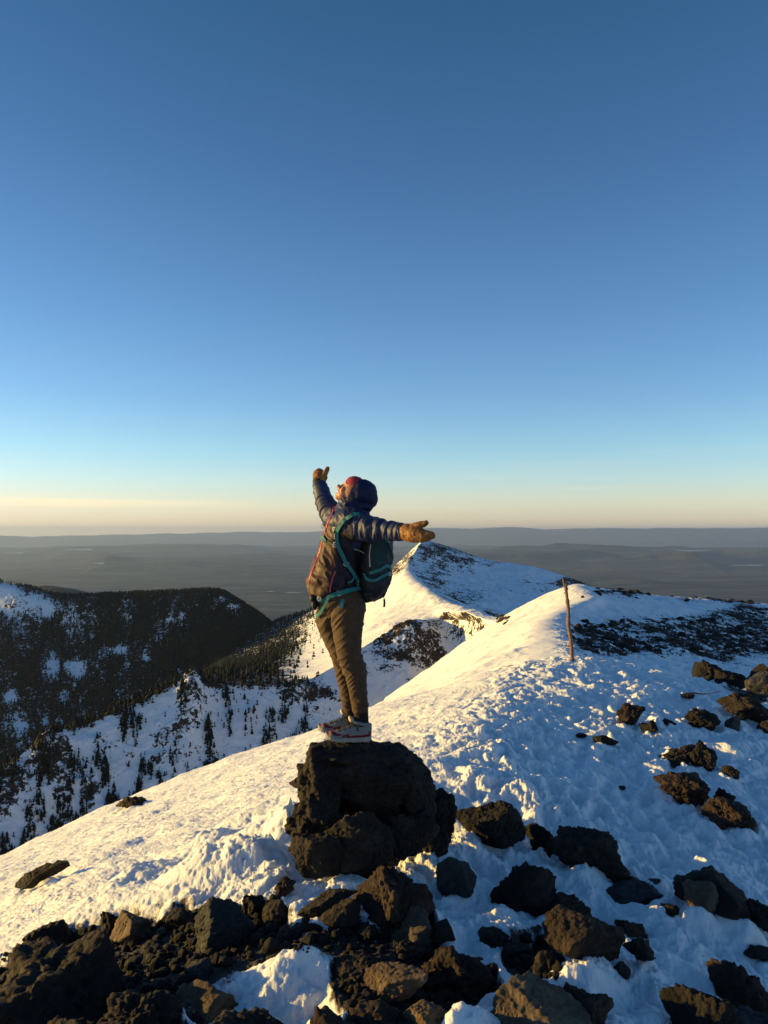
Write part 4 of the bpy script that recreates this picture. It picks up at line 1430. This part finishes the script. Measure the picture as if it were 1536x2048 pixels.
def get(me):
    n = len(me.vertices)
    co = np.empty(n * 3, np.float32); me.vertices.foreach_get('co', co)
    no = np.empty(n * 3, np.float32); me.vertices.foreach_get('normal', no)
    return co.reshape(-1, 3).astype(float), no.reshape(-1, 3).astype(float)


def put_co(me, co):
    me.vertices.foreach_set('co', np.ascontiguousarray(co, np.float32).ravel()); me.update()


def pix(co):
    return CX + F * co[:, 0] / co[:, 1], HY - F * co[:, 2] / co[:, 1]


def finish(me, name, mats, zone=None):
    me.name = name
    me.materials.clear()
    for m in mats: me.materials.append(m)
    me.polygons.foreach_set('use_smooth', np.ones(len(me.polygons), bool))
    if zone is not None:
        n = len(me.polygons); c = np.empty(n * 3, np.float32); me.polygons.foreach_get('center', c); c = c.reshape(-1, 3)
        px, py = pix(c)
        me.polygons.foreach_set('material_index', zone(px, py, c).astype(np.int32))
    me.update()
    return me


SKIN = mat_plain_colour("skin", (.42, .20, .13), .5, .15, 60)
SKIN.node_tree.nodes['Principled BSDF'].inputs['Subsurface Weight'].default_value = .15
SKIN.node_tree.nodes['Principled BSDF'].inputs['Subsurface Scale'].default_value = .01
NAVY = mat_plain_colour("navy_hood_cloth", (.005, .009, .048), .65, .3, 30, .3)
SLATEC = mat_plain_colour("slate_sleeve_cloth", (.024, .033, .085), .5, .25, 30, .4)
BROWN = mat_plain_colour("brown_shell_cloth", (.044, .016, .013), .55, .25, 30, .4)
BLACKC = mat_plain_colour("black_side_cloth", (.012, .011, .020), .6, .3, 30, .3)
PINK = mat_plain_colour("pink_piping", (.50, .07, .12), .5)
BEAN = mat_plain_colour("pink_beanie_knit", (.30, .04, .06), .85, .25, 120, .6)
KHAKI = mat_plain_colour("khaki_trouser_cloth", (.064, .037, .019), .75, .25, 25, .5)
LEATH = mat_plain_colour("tan_mitten_leather", (.24, .105, .027), .55, .45, 22, .5)
DARKL = mat_plain_colour("dark_mitten_cuff", (.030, .016, .010), .7)
TEAL = mat_plain_colour("teal_webbing", (.020, .165, .165), .55, .2, 80, .4)
PACK = mat_plain_colour("black_pack_cloth", (.012, .014, .019), .6, .35, 25, .5)
PACKT = mat_plain_colour("dark_teal_pack_cloth", (.006, .030, .034), .6, .3, 25, .5)
BUCK = mat_plain_colour("pale_buckle_plastic", (.45, .44, .42), .4)
SOLE = mat_plain_colour("off_white_midsole", (.28, .26, .24), .7, .2)
RED = mat_plain_colour("red_shoe_overlay", (.14, .008, .016), .5, .2)
UPPER = mat_plain_colour("grey_shoe_mesh", (.17, .18, .185), .8, .3, 200, .5)
CREAM = mat_plain_colour("cream_shoe_lining", (.50, .42, .30), .8)
LACE = mat_plain_colour("black_lace", (.012, .010, .010), .7)
SOCK = mat_plain_colour("black_sock", (.012, .010, .010), .9)
TONGUE = mat_plain_colour("mouth", (.10, .015, .012), .4)
TEETH = mat_plain_colour("teeth", (.6, .55, .48), .3)

person = bpy.data.objects.new('person', None); COL.objects.link(person)
person.location = (0, 0, 0)
person['category'] = 'person'
person['label'] = 'person standing on the boulder, arms flung wide, head tipped back, in jacket and mittens'[:200]

# ---- head frame
HU = np.array((.68, 0, .733)); HF = np.array((-.733, 0, .68)); HS = np.array((0, -1.0, 0))
HC = np.array(P(704, 985, 4.70))


def H(u, f, s=0):
    return HC + HU * u + HF * f + HS * s


def hell(u, f, s, ru, rf, rs):
    return ell(H(u, f, s), (ru, rf, rs), [HU, HF, HS], 24)


SH_N, SH_F = (716, 1047, 4.55), (688, 1036, 4.86)
ARM_N = [(700, 1046, 4.58), (716, 1052, 4.53), (740, 1058, 4.45), (768, 1060, 4.37), (803, 1063, 4.27)]
ARM_F = [(694, 1044, 4.84), (672, 1036, 4.88), (653, 1012, 4.95), (644, 986, 5.03), (638, 966, 5.10)]
LEG_N = [(696, 1205, 4.62), (697, 1222, 4.61), (695, 1254, 4.60), (697, 1300, 4.58), (704, 1326, 4.58), (711, 1348, 4.58), (718, 1394, 4.60), (720, 1416, 4.61)]
LEG_F = [(666, 1203, 4.78), (663, 1222, 4.78), (664, 1254, 4.78), (681, 1300, 4.75), (687, 1326, 4.74), (691, 1348, 4.74), (697, 1394, 4.75), (699, 1414, 4.76)]
RN = [.104, .108, .098, .078, .073, .068, .055, .052]
RF = [.096, .098, .090, .076, .070, .066, .051, .050]
TOR = [(680, 1196, 4.70), (666, 1165, 4.70), (672, 1134, 4.70), (680, 1106, 4.70), (690, 1073, 4.70), (698, 1045, 4.70), (704, 1026, 4.70)]
RT = [(.142, .150), (.158, .165), (.150, .165), (.142, .166), (.138, .172), (.130, .170), (.100, .120)]

# ---- body: head, neck, trunk, arms and legs as one skin
sc = lambda l, k: [tuple(np.array(q) * k) if np.ndim(q) else q * k for q in l]
parts = [hell(.012, -.012, 0, .092, .086, .072),           # skull
         hell(-.042, .030, 0, .052, .046, .052),           # jaw and cheeks
         hell(-.082, .048, 0, .020, .020, .026),           # chin
         hell(-.012, .071, 0, .024, .014, .012), hell(-.030, .088, 0, .014, .017, .0135), hell(-.036, .078, 0, .009, .010, .021),   # nose, tip, wings
         hell(.020, .066, .0, .012, .014, .050),           # brow
         hell(-.026, .052, .034, .026, .018, .018), hell(-.026, .052, -.034, .026, .018, .018),   # raised cheeks
         hell(-.052, .071, 0, .0075, .012, .024), hell(-.072, .063, 0, .0075, .012, .021),        # lips
         hell(-.015, -.022, .072, .030, .018, .009), hell(-.015, -.022, -.072, .030, .018, .009), # ears
         limb([(694, 1018, 4.70), (697, 1006, 4.70), (702, 992, 4.70)], [.058, .054, .055]),
         limb(TOR, sc(RT, .80)), limb(ARM_N, [.06, .058, .046, .038, .030]), limb(ARM_F, [.06, .056, .046, .038, .030]),
         limb(LEG_N + [(722, 1440, 4.61), (722, 1462, 4.61)], sc(RN, .78) + [.038, .036]), limb(LEG_F + [(702, 1434, 4.76), (703, 1454, 4.76)], sc(RF, .78) + [.038, .036]),
         ell(P(684, 1205, 4.70), (.13, .14, .10)),
         # mitten-covered hands: palm, four fingers and a thumb
         limb([(803, 1063, 4.27), (815, 1064, 4.24), (826, 1067, 4.21)], [.024, .032, .034])]
for k, (dy, ln) in enumerate(((-7, 34), (-3, 39), (1, 38), (5, 32))):
    parts.append(limb([(826, 1067 + dy * .8, 4.21), (838, 1069 + dy * .8, 4.185), (826 + ln, 1070 + dy * .6, 4.15)], [.011, .0095, .008], 14, 12))
parts.append(limb([(818, 1060, 4.23), (836, 1052, 4.20), (852, 1046, 4.18)], [.013, .011, .009], 14, 12))
parts.append(limb([(638, 966, 5.10), (638, 958, 5.12), (639, 950, 5.15)], [.024, .030, .032]))
for k in range(4):
    parts.append(limb([(636 + k * 3, 950, 5.15), (635 + k * 3, 944, 5.19), (636 + k * 2.6, 941, 5.235)], [.011, .0095, .008], 14, 12))
parts.append(limb([(645, 957, 5.12), (651, 945, 5.11), (655, 937, 5.12)], [.012, .010, .008], 14, 12))
body = blob(parts, .0042, 3)
co, no = get(body)
rel_ = co - HC
u, f_, s_ = rel_ @ HU, rel_ @ HF, rel_ @ HS
d = np.zeros(len(co))
for sg in (1, -1):                                       # eye sockets, closed lids
    d -= .007 * np.exp(-(((u - .004) / .010) ** 2 + ((s_ - sg * .030) / .016) ** 2)) * (f_ > .03)
    d += .004 * np.exp(-(((u - .002) / .004) ** 2 + ((s_ - sg * .030) / .012) ** 2)) * (f_ > .03)
    d -= .005 * np.exp(-(((u + .048 + .3 * (np.abs(s_) - .03)) / .007) ** 2 + ((s_ - sg * .036) / .007) ** 2)) * (f_ > .03)   # smile folds
d -= .012 * np.exp(-(((u + .0625) / .0055) ** 2 + (s_ / .020) ** 2)) * (f_ > .04)         # open mouth
co += no * d[:, None]
put_co(body, co)


def zbody(px, py, c):
    r_ = c - HC; uu, ff, ss = r_ @ HU, r_ @ HF, r_ @ HS
    z = np.zeros(len(px), int)
    z[(np.abs(uu + .0625) < .0055) & (np.abs(ss) < .022) & (ff > .045)] = 1
    z[(uu > -.062) & (uu < -.057) & (np.abs(ss) < .017) & (ff > .048)] = 2
    return z


link('body', finish(body, 'body', [SKIN, TONGUE, TEETH], zbody), person)

# ---- beanie under the hood
bn = blob([hell(.042, -.002, 0, .070, .086, .079)], .0045, 2)
co, no = get(bn); r_ = co - HC; uu, ff = r_ @ HU, r_ @ HF
edge = .018 - .30 * (ff - .08)
lim = edge - .10 * np.clip(.08 - ff, 0, .2)
co += np.outer(np.maximum(lim - uu, 0), HU)                # hem line
co += no * (.0012 * np.sin(uu * 900))[:, None]
put_co(bn, co)
link('beanie', finish(bn, 'beanie', [BEAN]), person)

# ---- jacket, trunk and sleeves in one, with the hood
def folds(co, axis0, axis1, wave, seed, amp, cross=5.0):
    a = np.array(axis1, float) - np.array(axis0, float); L = np.linalg.norm(a); a /= L
    t = (co - axis0) @ a; perp = co - axis0 - np.outer(t, a)
    q = np.column_stack([t / wave + .6 * n3(perp * 9, seed), perp[:, 1] * cross, perp[:, 2] * cross])
    return amp * (1 - 2 * np.abs(n3(q, seed + 1)) ** .8 * 1.5)


jk = blob([limb(TOR[1:], RT[1:]), limb(ARM_N, [.098, .094, .074, .060, .050]), limb(ARM_F, [.095, .090, .066, .056, .043]),
           ell(P(664, 1160, 4.70), (.160, .172, .085)), ell(P(694, 1045, 4.70), (.130, .20, .09)),
           limb([(700, 1030, 4.70), (698, 1018, 4.70), (697, 1010, 4.70)], [.095, .080, .070])], .0048, 8)
co, no = get(jk)
px, py = pix(co)
aN0, aN1 = np.array(P(*ARM_N[1])), np.array(P(*ARM_N[-1])); aF0, aF1 = np.array(P(*ARM_F[1])), np.array(P(*ARM_F[-1]))
tN = (co - aN0) @ (aN1 - aN0) / np.linalg.norm(aN1 - aN0); tF = (co - aF0) @ (aF1 - aF0) / np.linalg.norm(aF1 - aF0)
wN = sstep(-.03, .05, tN) * (px > 708); wF = sstep(-.02, .05, tF) * (px < 676) * (py < 1046)
wT = (1 - wN) * (1 - wF)
fN = folds(co, aN0, aN1, .040, 401, .0085) + folds(co, aN0, aN1, .018, 411, .0030)
fF = folds(co, aF0, aF1, .036, 421, .0070)
dg1 = np.column_stack([(co[:, 0] * .9 + co[:, 2] * .55) * 13, co[:, 1] * 6, (co[:, 2] * .9 - co[:, 0] * .55) * 5])
fT = .011 * fbm3(dg1, 2, 431, .5, kind=1) + .002 * fbm3(co * 22, 2, 435)
hem = sstep(1150, 1178, py)
fT = fT + .008 * hem * np.sin(co[:, 1] * 70 + co[:, 0] * 60)
co += no * (wN * fN + wF * fF + wT * fT)[:, None]
put_co(jk, co)


def zjack(px, py, c):
    z = np.full(len(px), 3)                                  # black side
    arm = ((px > 706) & (py < 1100) & (py > 1026) & (c[:, 1] < 4.60)) | ((px < 672) & (py < 1046 + .25 * (px - 650)) & (c[:, 1] > 4.72))
    front = px < 678 - .05 * (py - 1050) - .25 * np.maximum(py - 1120, 0)
    z[front] = 2
    z[(py < 1049 + .3 * (px - 650)) & (px < 690)] = 1
    z[(py < 1062) & (px >= 690)] = 0
    z[arm] = 1
    return z


link('jacket', finish(jk, 'jacket', [NAVY, SLATEC, BROWN, BLACKC], zjack), person)

hood = blob([ell(P(722, 989, 4.70), (.105, .108, .098)), ell(P(710, 992, 4.70), (.085, .098, .098)), ell(P(738, 997, 4.70), (.060, .080, .060)),
             ell(P(712, 1012, 4.70), (.085, .095, .060)), ell(P(726, 1012, 4.70), (.065, .08, .05))], .0045, 8)
# open the front: push everything before the rim line back onto it
co, no = get(hood)
px, py = pix(co)
n_line = np.array((-.87, 0, .49)); rim0 = np.array(P(706, 981, 4.70))
ahead = (co - rim0) @ n_line
low = sstep(1003, 996, py)
co += -np.outer(np.maximum(ahead - .006, 0) * low, n_line)
inner = np.hypot((co - rim0) @ np.array((.49, 0, .87)), co[:, 1] - 4.70) < .078
co += -np.outer((inner & (ahead > -.004) & (py < 1004)) * .030, n_line)
co += no * (.006 * fbm3(co * 11, 2, 441, .5, kind=1) + .0025 * fbm3(co * 30, 2, 445))[:, None]
put_co(hood, co)
link('hood', finish(hood, 'hood', [NAVY]), person)

# ---- trousers
tr = blob([limb(LEG_N, RN), limb(LEG_F, RF), ell(P(683, 1205, 4.70), (.158, .170, .105)), ell(P(682, 1190, 4.70), (.150, .160, .05))], .0048, 7)
co, no = get(tr)
px, py = pix(co)
kn = np.exp(-((py - 1335) / 34) ** 2); ank = sstep(1370, 1410, py); hipf = np.exp(-((py - 1235) / 22) ** 2)
q = np.column_stack([co[:, 0] * 8, co[:, 1] * 7, co[:, 2] * 24 + co[:, 0] * 14])
w1 = 1 - 2 * np.abs(n3(q, 451)) * 1.4
q2 = np.column_stack([co[:, 0] * 5, co[:, 1] * 5, co[:, 2] * 17 - co[:, 0] * 20])
w2 = 1 - 2 * np.abs(n3(q2, 455)) * 1.4
sp = sstep(-.25, .45, n3(co * np.array((5, 5, 4.5)), 459))
cr1 = np.maximum(w1 - .15, 0) * sp; cr2 = np.maximum(w2 - .2, 0) * (1 - .6 * sp)
co += no * (.0060 * cr1 * (.5 + 1.5 * kn + 1.5 * ank) + .0085 * cr2 * (.45 + 1.2 * hipf + .5 * kn) + .004 * n3(co * 9, 457))[:, None]
put_co(tr, co)
link('trousers', finish(tr, 'trousers', [KHAKI]), person)

# ---- socks
for lg in ([(720, 1408, 4.61), (722, 1425, 4.61), (723, 1448, 4.61)], [(699, 1408, 4.76), (702, 1420, 4.76), (703, 1440, 4.76)]):
    c, f = limb(lg, [.050, .046, .046])
    link('sock', mesh_py('sock', c, f, [SOCK]), person)


# ---- mittens
def mitten(parts, cuff, seed):
    m = blob(parts, .0042, 4)
    co, no = get(m)
    co += no * (.0035 * fbm3(co * 28, 3, seed, .55, kind=1))[:, None]
    put_co(m, co)
    o = link('mitten', finish(m, 'mitten', [LEATH]), person)
    c, f = limb(*cuff)
    link('cuff', mesh_py('cuff', c, f, [DARKL]), o)


mitten([limb([(806, 1063, 4.26), (816, 1065, 4.24), (828, 1068, 4.21), (838, 1070, 4.19)], [.045, .052, .050, .042]),
        limb([(834, 1070, 4.20), (848, 1072, 4.175), (863, 1071, 4.155)], [.040, .037, .022]),
        limb([(818, 1058, 4.23), (834, 1052, 4.20), (847, 1048, 4.185), (852, 1046, 4.18)], [.028, .022, .018, .015])],
       ([(798, 1063, 4.285), (804, 1063, 4.265), (810, 1063, 4.25)], [.046, .049, .045]), 461)
mitten([limb([(638, 963, 5.10), (638, 955, 5.13), (637, 949, 5.17)], [.040, .043, .040]), ell(P(638, 947, 5.18), (.036, .05, .036)), ell(P(648, 955, 5.12), (.024, .03, .030)),
        limb([(645, 958, 5.10), (650, 948, 5.10), (655, 937, 5.11)], [.024, .018, .015])],
       ([(637, 968, 5.09), (637, 964, 5.10), (637, 960, 5.11)], [.041, .042, .040]), 471)


# ---- shoes
def shoe(ox, oy, Yc, yaw):
    """built along -x (toe) from the heel; metres; sole bottom at z = 0"""
    Ln = .292
    root = bpy.data.objects.new('shoe', None); COL.objects.link(root); root.parent = person
    root.location = (ox, Yc, oy); root.rotation_euler = (0, R(2), R(yaw))
    S = np.linspace(0, 1, 40)
    wid = .050 * np.interp(S, [0, .06, .2, .45, .7, .88, .97, 1], [.45, .72, .82, .78, 1.0, .86, .50, .12])
    toe = np.interp(S, [0, .05, .75, 1], [.012, .0, .0, .022])
    mid = np.interp(S, [0, .2, .6, 1], [.046, .042, .036, .040])
    # sole
    def loft(zb, zt, w, inset, name, mat, mats_idx=None, notch=0):
        vs, fs = [], []
        n = 22
        for k, s in enumerate(S):
            th = np.linspace(0, 2 * math.pi, n, endpoint=False)
            cx_, cz_ = np.cos(th), np.sin(th)
            sx = np.sign(cx_) * np.abs(cx_) ** .6; sz = np.sign(cz_) * np.abs(cz_) ** .6
            zz = (zb[k] + zt[k]) / 2 + sz * (zt[k] - zb[k]) / 2
            yy = sx * w[k] * np.where(sz > 0, 1 - inset[k] * sz, 1)
            xx = -s * Ln + 0 * th
            if notch: zz = zz + .005 * (sz < -.5) * (math.sin(k * 1.9) > .2)
            vs.append(np.stack([xx, yy, zz], -1))
        co = np.vstack(vs)
        for k in range(len(S) - 1):
            for j in range(n):
                fs.append((k * n + j, (k + 1) * n + j, (k + 1) * n + (j + 1) % n, k * n + (j + 1) % n))
        fs.append(tuple(range(n))); fs.append(tuple(reversed(range((len(S) - 1) * n, len(S) * n))))
        me = mesh_py(name, co, fs, mat)
        return me
    me = loft(toe, toe + mid, wid * 1.06, S * 0 + .05, 'sole', [SOLE], notch=1)
    link('sole', me, root)
    top = np.interp(S, [0, .10, .22, .34, .50, .70, .86, 1], [.110, .128, .118, .118, .100, .074, .064, .036]) + toe * .6
    me = loft(toe + mid - .012, top, wid * 1.0, np.interp(S, [0, .3, .7, 1], [.35, .45, .55, .35]), 'upper', [UPPER, RED, CREAM])
    idx = []
    for p_ in me.polygons:
        c = p_.center; s = -c.x / Ln
        hi = np.interp(s, S, toe + mid); tp = np.interp(s, S, top)
        band = hi + .004 + np.interp(s, [0, .3, .6, .85, 1], [.020, .012, .014, .022, .02])
        idx.append(1 if (c.z < band and s > .02 and not (.55 < s < .92 and c.z < hi + .010)) else (2 if s > .95 else 0))
    me.polygons.foreach_set('material_index', np.array(idx, np.int32))
    link('upper', me, root)
    # padded collar and tongue
    ph = np.linspace(0, 2 * math.pi, 30)
    c, f = tube([(-.070 + .052 * math.cos(a), .034 * math.sin(a), .122 + .010 * math.cos(a * 1) * -1) for a in ph], np.full(30, .010), 10, False)
    link('collar', mesh_py('collar', c, f, [UPPER]), root)
    c, f = ell((-.128, 0, .138), (.016, .026, .030), [(.8, 0, .6), (0, 1, 0), (-.6, 0, .8)], 18)
    link('tongue', mesh_py('tongue', c, f, [CREAM]), root)
    ls = []
    for q in range(6):
        s = .44 + q * .055
        zt = float(np.interp(s, S, top)) + .003; w = .020
        sg = 1 if q % 2 else -1
        ls.append(tube(interp([(-s * Ln, -w * sg - .006 * sg, zt - .012), (-(s + .02) * Ln, 0, zt + .004), (-(s + .045) * Ln, w * sg + .006 * sg, zt - .014)], 10), np.full(10, .0028), 6))
    for sg, k in ((-1, 0), (-1, 1), (1, 0)):
        base = (-.43 * Ln, -.004 + .004 * k, .118)
        ls.append(tube(interp([base, (base[0] - .01, sg * .030, .120 + .012 * k), (base[0] + .026, sg * .046, .108), (base[0] + .036, sg * .040, .096 - .016 * k), base], 22), np.full(22, .0026), 6))
    c, f = join(ls)
    link('laces', mesh_py('laces', c, f, [LACE]), root)
    return root


def at_m(px, py, Y):
    p = P(px, py, Y); return p.x, p.z


SZ = -1.338
x_, z_ = at_m(742, 1484, 4.60)
shoe(x_, SZ, 4.60, 6)
x_, z_ = at_m(724, 1472, 4.76)
shoe(x_, SZ, 4.77, 3)

# ================================================================== rucksack
pack = bpy.data.objects.new('rucksack', None); COL.objects.link(pack)
pack['label'] = "black and dark teal rucksack worn on the person's back, with teal straps"; pack['category'] = 'rucksack'
pk = blob([ell(P(748, 1118, 4.70), (.098, .150, .235)), ell(P(747, 1165, 4.70), (.096, .150, .115)), ell(P(744, 1060, 4.70), (.082, .135, .085)),
           ell(P(758, 1100, 4.70), (.088, .13, .16)), ell(P(756, 1150, 4.70), (.090, .125, .12)), ell(P(736, 1185, 4.70), (.062, .145, .058))], .0055, 8)
co, no = get(pk)
px, py = pix(co)
co += no * (.010 * fbm3(co * np.array((9, 9, 6)), 2, 481, .5, kind=1) + .004 * fbm3(co * 26, 2, 485)
            - .010 * np.exp(-((py - 1066 + .1 * (px - 750)) / 3.0) ** 2) - .010 * np.exp(-((px - 741) / 2.5) ** 2) * (py > 1080) * (py < 1150))[:, None]
put_co(pk, co)
zpack = lambda px, py, c: np.where((px > 742) & (px < 776) & (py > 1076) & (py < 1150), 1, np.where((py < 1060) & (px > 735), 1, 0))
link('pack_body', finish(pk, 'pack_body', [PACK, PACKT], zpack), pack)


def bvh_of(meshes):
    vs, fs, off = [], [], 0
    for me in meshes:
        n = len(me.vertices); c = np.empty(n * 3, np.float32); me.vertices.foreach_get('co', c)
        vs += [tuple(q) for q in c.reshape(-1, 3)]
        fs += [tuple(v + off for v in p.vertices) for p in me.polygons]; off += n
    return BVHTree.FromPolygons(vs, fs)


BV = bvh_of([jk, tr, pk])


def onsurf(px, py, last=None):
    d = P(px, py, 1.0).normalized()
    h, n, i, ds = BV.ray_cast(Vector((0, 0, 0)), d)
    if h is None:
        Y = last[1] if last is not None else 4.6
        return np.array(P(px, py, Y)), np.array((0, -1., 0))
    return np.array(h), np.array(n)


def strap(name, path, width, mat, thick=.004, lift=.004, n=40, parent=None, free=False):
    """flat webbing lying on the clothes along a path"""
    pp = interp([(a, b, 0) for a, b in path], n)
    C_, N_ = [], []
    last = None
    for a, b, _ in pp:
        h, nn = onsurf(a, b, last)
        C_.append(h); N_.append(nn); last = h
    C_, N_ = np.array(C_), np.array(N_)
    for _ in range(4):
        C_[1:-1, 1] = np.minimum(C_[1:-1, 1], .25 * C_[:-2, 1] + .5 * C_[1:-1, 1] + .25 * C_[2:, 1])
        N_[1:-1] = .25 * N_[:-2] + .5 * N_[1:-1] + .25 * N_[2:]
    N_[:, 1] -= .6
    N_ /= np.linalg.norm(N_, axis=1)[:, None]
    t = np.gradient(C_, axis=0); t /= np.linalg.norm(t, axis=1)[:, None]
    w = np.cross(t, N_); w /= np.linalg.norm(w, axis=1)[:, None]
    N_ = np.cross(w, t)
    base = C_ + N_ * lift
    hw = width * PXM / 2
    vs = np.vstack([np.array([base[k] - w[k] * hw, base[k] + w[k] * hw, base[k] + w[k] * hw + N_[k] * thick, base[k] - w[k] * hw + N_[k] * thick]) for k in range(n)])
    fs = []
    for k in range(n - 1):
        for j in range(4):
            fs.append((k * 4 + j, k * 4 + (j + 1) % 4, (k + 1) * 4 + (j + 1) % 4, (k + 1) * 4 + j))
    fs += [(3, 2, 1, 0), (n * 4 - 4, n * 4 - 3, n * 4 - 2, n * 4 - 1)]
    me = mesh_py(name, vs, fs, [mat], smooth=False)
    return link(name, me, parent=parent)


def buckle(px, py, w, h, rot, parent):
    """pale frame with an opening and a bar"""
    c, n = onsurf(px, py)
    n[1] -= .6; n /= np.linalg.norm(n)
    x = np.cross(n, (0, 0, 1.)); x /= np.linalg.norm(x); z = np.cross(x, n)
    a = R(rot); X_ = x * math.cos(a) + z * math.sin(a); Z_ = -x * math.sin(a) + z * math.cos(a)
    c = c + n * .012
    W_, H_ = w * PXM / 2, h * PXM / 2
    pts = [c + X_ * W_ * i + Z_ * H_ * j for i, j in ((-1, -1), (1, -1), (1, 1), (-1, 1), (-1, -1))]
    fr = [tube(np.linspace(pts[k], pts[k + 1], 3), np.full(3, .0035), 8) for k in range(4)]
    fr.append(tube(np.linspace(c - X_ * W_, c + X_ * W_, 3), np.full(3, .003), 8))
    cc, ff = join(fr)
    link('buckle', mesh_py('buckle', cc, ff, [BUCK]), parent)


s1 = strap('shoulder_strap', [(716, 1030), (703, 1033), (692, 1040), (684, 1050), (678, 1060)], 7, TEAL, parent=pack, lift=.016)
strap('shoulder_pad', [(700, 1037), (688, 1046), (680, 1055), (674, 1064), (673, 1080), (677, 1094), (684, 1108)], 11, PACK, thick=.008, parent=pack)
strap('lower_strap', [(675, 1060), (674, 1076), (677, 1092), (684, 1110), (692, 1128), (702, 1144), (713, 1160), (722, 1170)], 7, TEAL, lift=.017, parent=pack)
strap('loose_strap', [(695, 1132), (703, 1144), (706, 1154), (702, 1162), (695, 1164)], 4, TEAL, parent=pack, lift=.010)
strap('chest_strap', [(645, 1076), (650, 1079), (657, 1083), (668, 1090)], 4, PACK, parent=pack, lift=.006)
strap('chest_strap_tab', [(646, 1075), (653, 1085)], 7, TEAL, parent=pack, lift=.012, n=8)
strap('hip_belt', [(636, 1198), (647, 1199), (660, 1194), (678, 1188), (700, 1182), (722, 1176)], 9, TEAL, parent=pack, lift=.010)
strap('belt_tail', [(660, 1194), (653, 1208), (644, 1222), (636, 1234)], 6, TEAL, parent=pack, lift=.014)
strap('belt_tail', [(686, 1199), (685, 1206), (683, 1216)], 7, TEAL, parent=pack, lift=.008, n=10)
strap('side_strap', [(729, 1146), (735, 1158), (748, 1161), (764, 1153), (779, 1145)], 5, TEAL, parent=pack, lift=.008)
strap('side_strap', [(742, 1146), (758, 1139), (772, 1132), (780, 1138)], 6, TEAL, parent=pack, lift=.008)
strap('trim', [(770, 1070), (780, 1092), (785, 1112), (784, 1128)], 2.5, TEAL, parent=pack, lift=.003)
strap('zip_line', [(742, 1088), (739, 1110), (740, 1134)], 2.2, BUCK, parent=pack, lift=.002, thick=.002)
for (bx, by, bw, bh, br) in ((673, 1058, 12, 5, 8), (673, 1073, 7, 8, 0), (672, 1090, 9, 8, 10), (692, 1128, 8, 8, 35), (678, 1188, 9, 9, 15), (640, 1196, 6, 7, 0), (778, 1148, 5, 5, 0)):
    buckle(bx, by, bw, bh, br, pack)
# hanging pull cord under the pack
c, f = tube(interp([P(766, 1186, 4.66), P(768, 1196, 4.66), P(769, 1206, 4.66), P(768, 1214, 4.66)], 12), np.array([.003] * 5 + [.007] * 7), 8)
link('pull_cord', mesh_py('pull_cord', c, f, [PACK]), pack)
# hip pouch seen past the belly
pc = blob([ell(P(626, 1196, 4.62), (.026, .05, .030)), ell(P(629, 1208, 4.62), (.022, .045, .040))], .005, 4)
link('hip_pouch', finish(pc, 'hip_pouch', [PACK]), pack)
# pack loop at the chest
a = np.linspace(0, 2 * math.pi, 18)
c, f = tube([np.array(P(645 + 2.6 * math.cos(q), 1053 + 3.4 * math.sin(q), 4.62)) for q in a], np.full(18, .0022), 6, False)
link('ring', mesh_py('ring', c, f, [BUCK]), pack)

# jacket piping: zip and pocket seams, drawcord toggle
strap('zip', [(669, 1013), (664, 1028), (656, 1046), (650, 1064), (645, 1080), (640, 1102), (630, 1128), (622, 1150), (618, 1166)], 2.6, PINK, parent=person, lift=.0015, thick=.003, n=70)
strap('pocket_piping', [(671, 1142), (665, 1158), (661, 1172), (660, 1184)], 2.2, PINK, parent=person, lift=.0015, thick=.003, n=30)
strap('chest_piping', [(708, 1098), (718, 1101), (728, 1106)], 1.8, BUCK, parent=person, lift=.0015, thick=.002, n=20)
c, f = ell(P(689, 1007, 4.60), (.004, .004, .006), n=10)
link('toggle', mesh_py('toggle', c, f, [BUCK]), person)
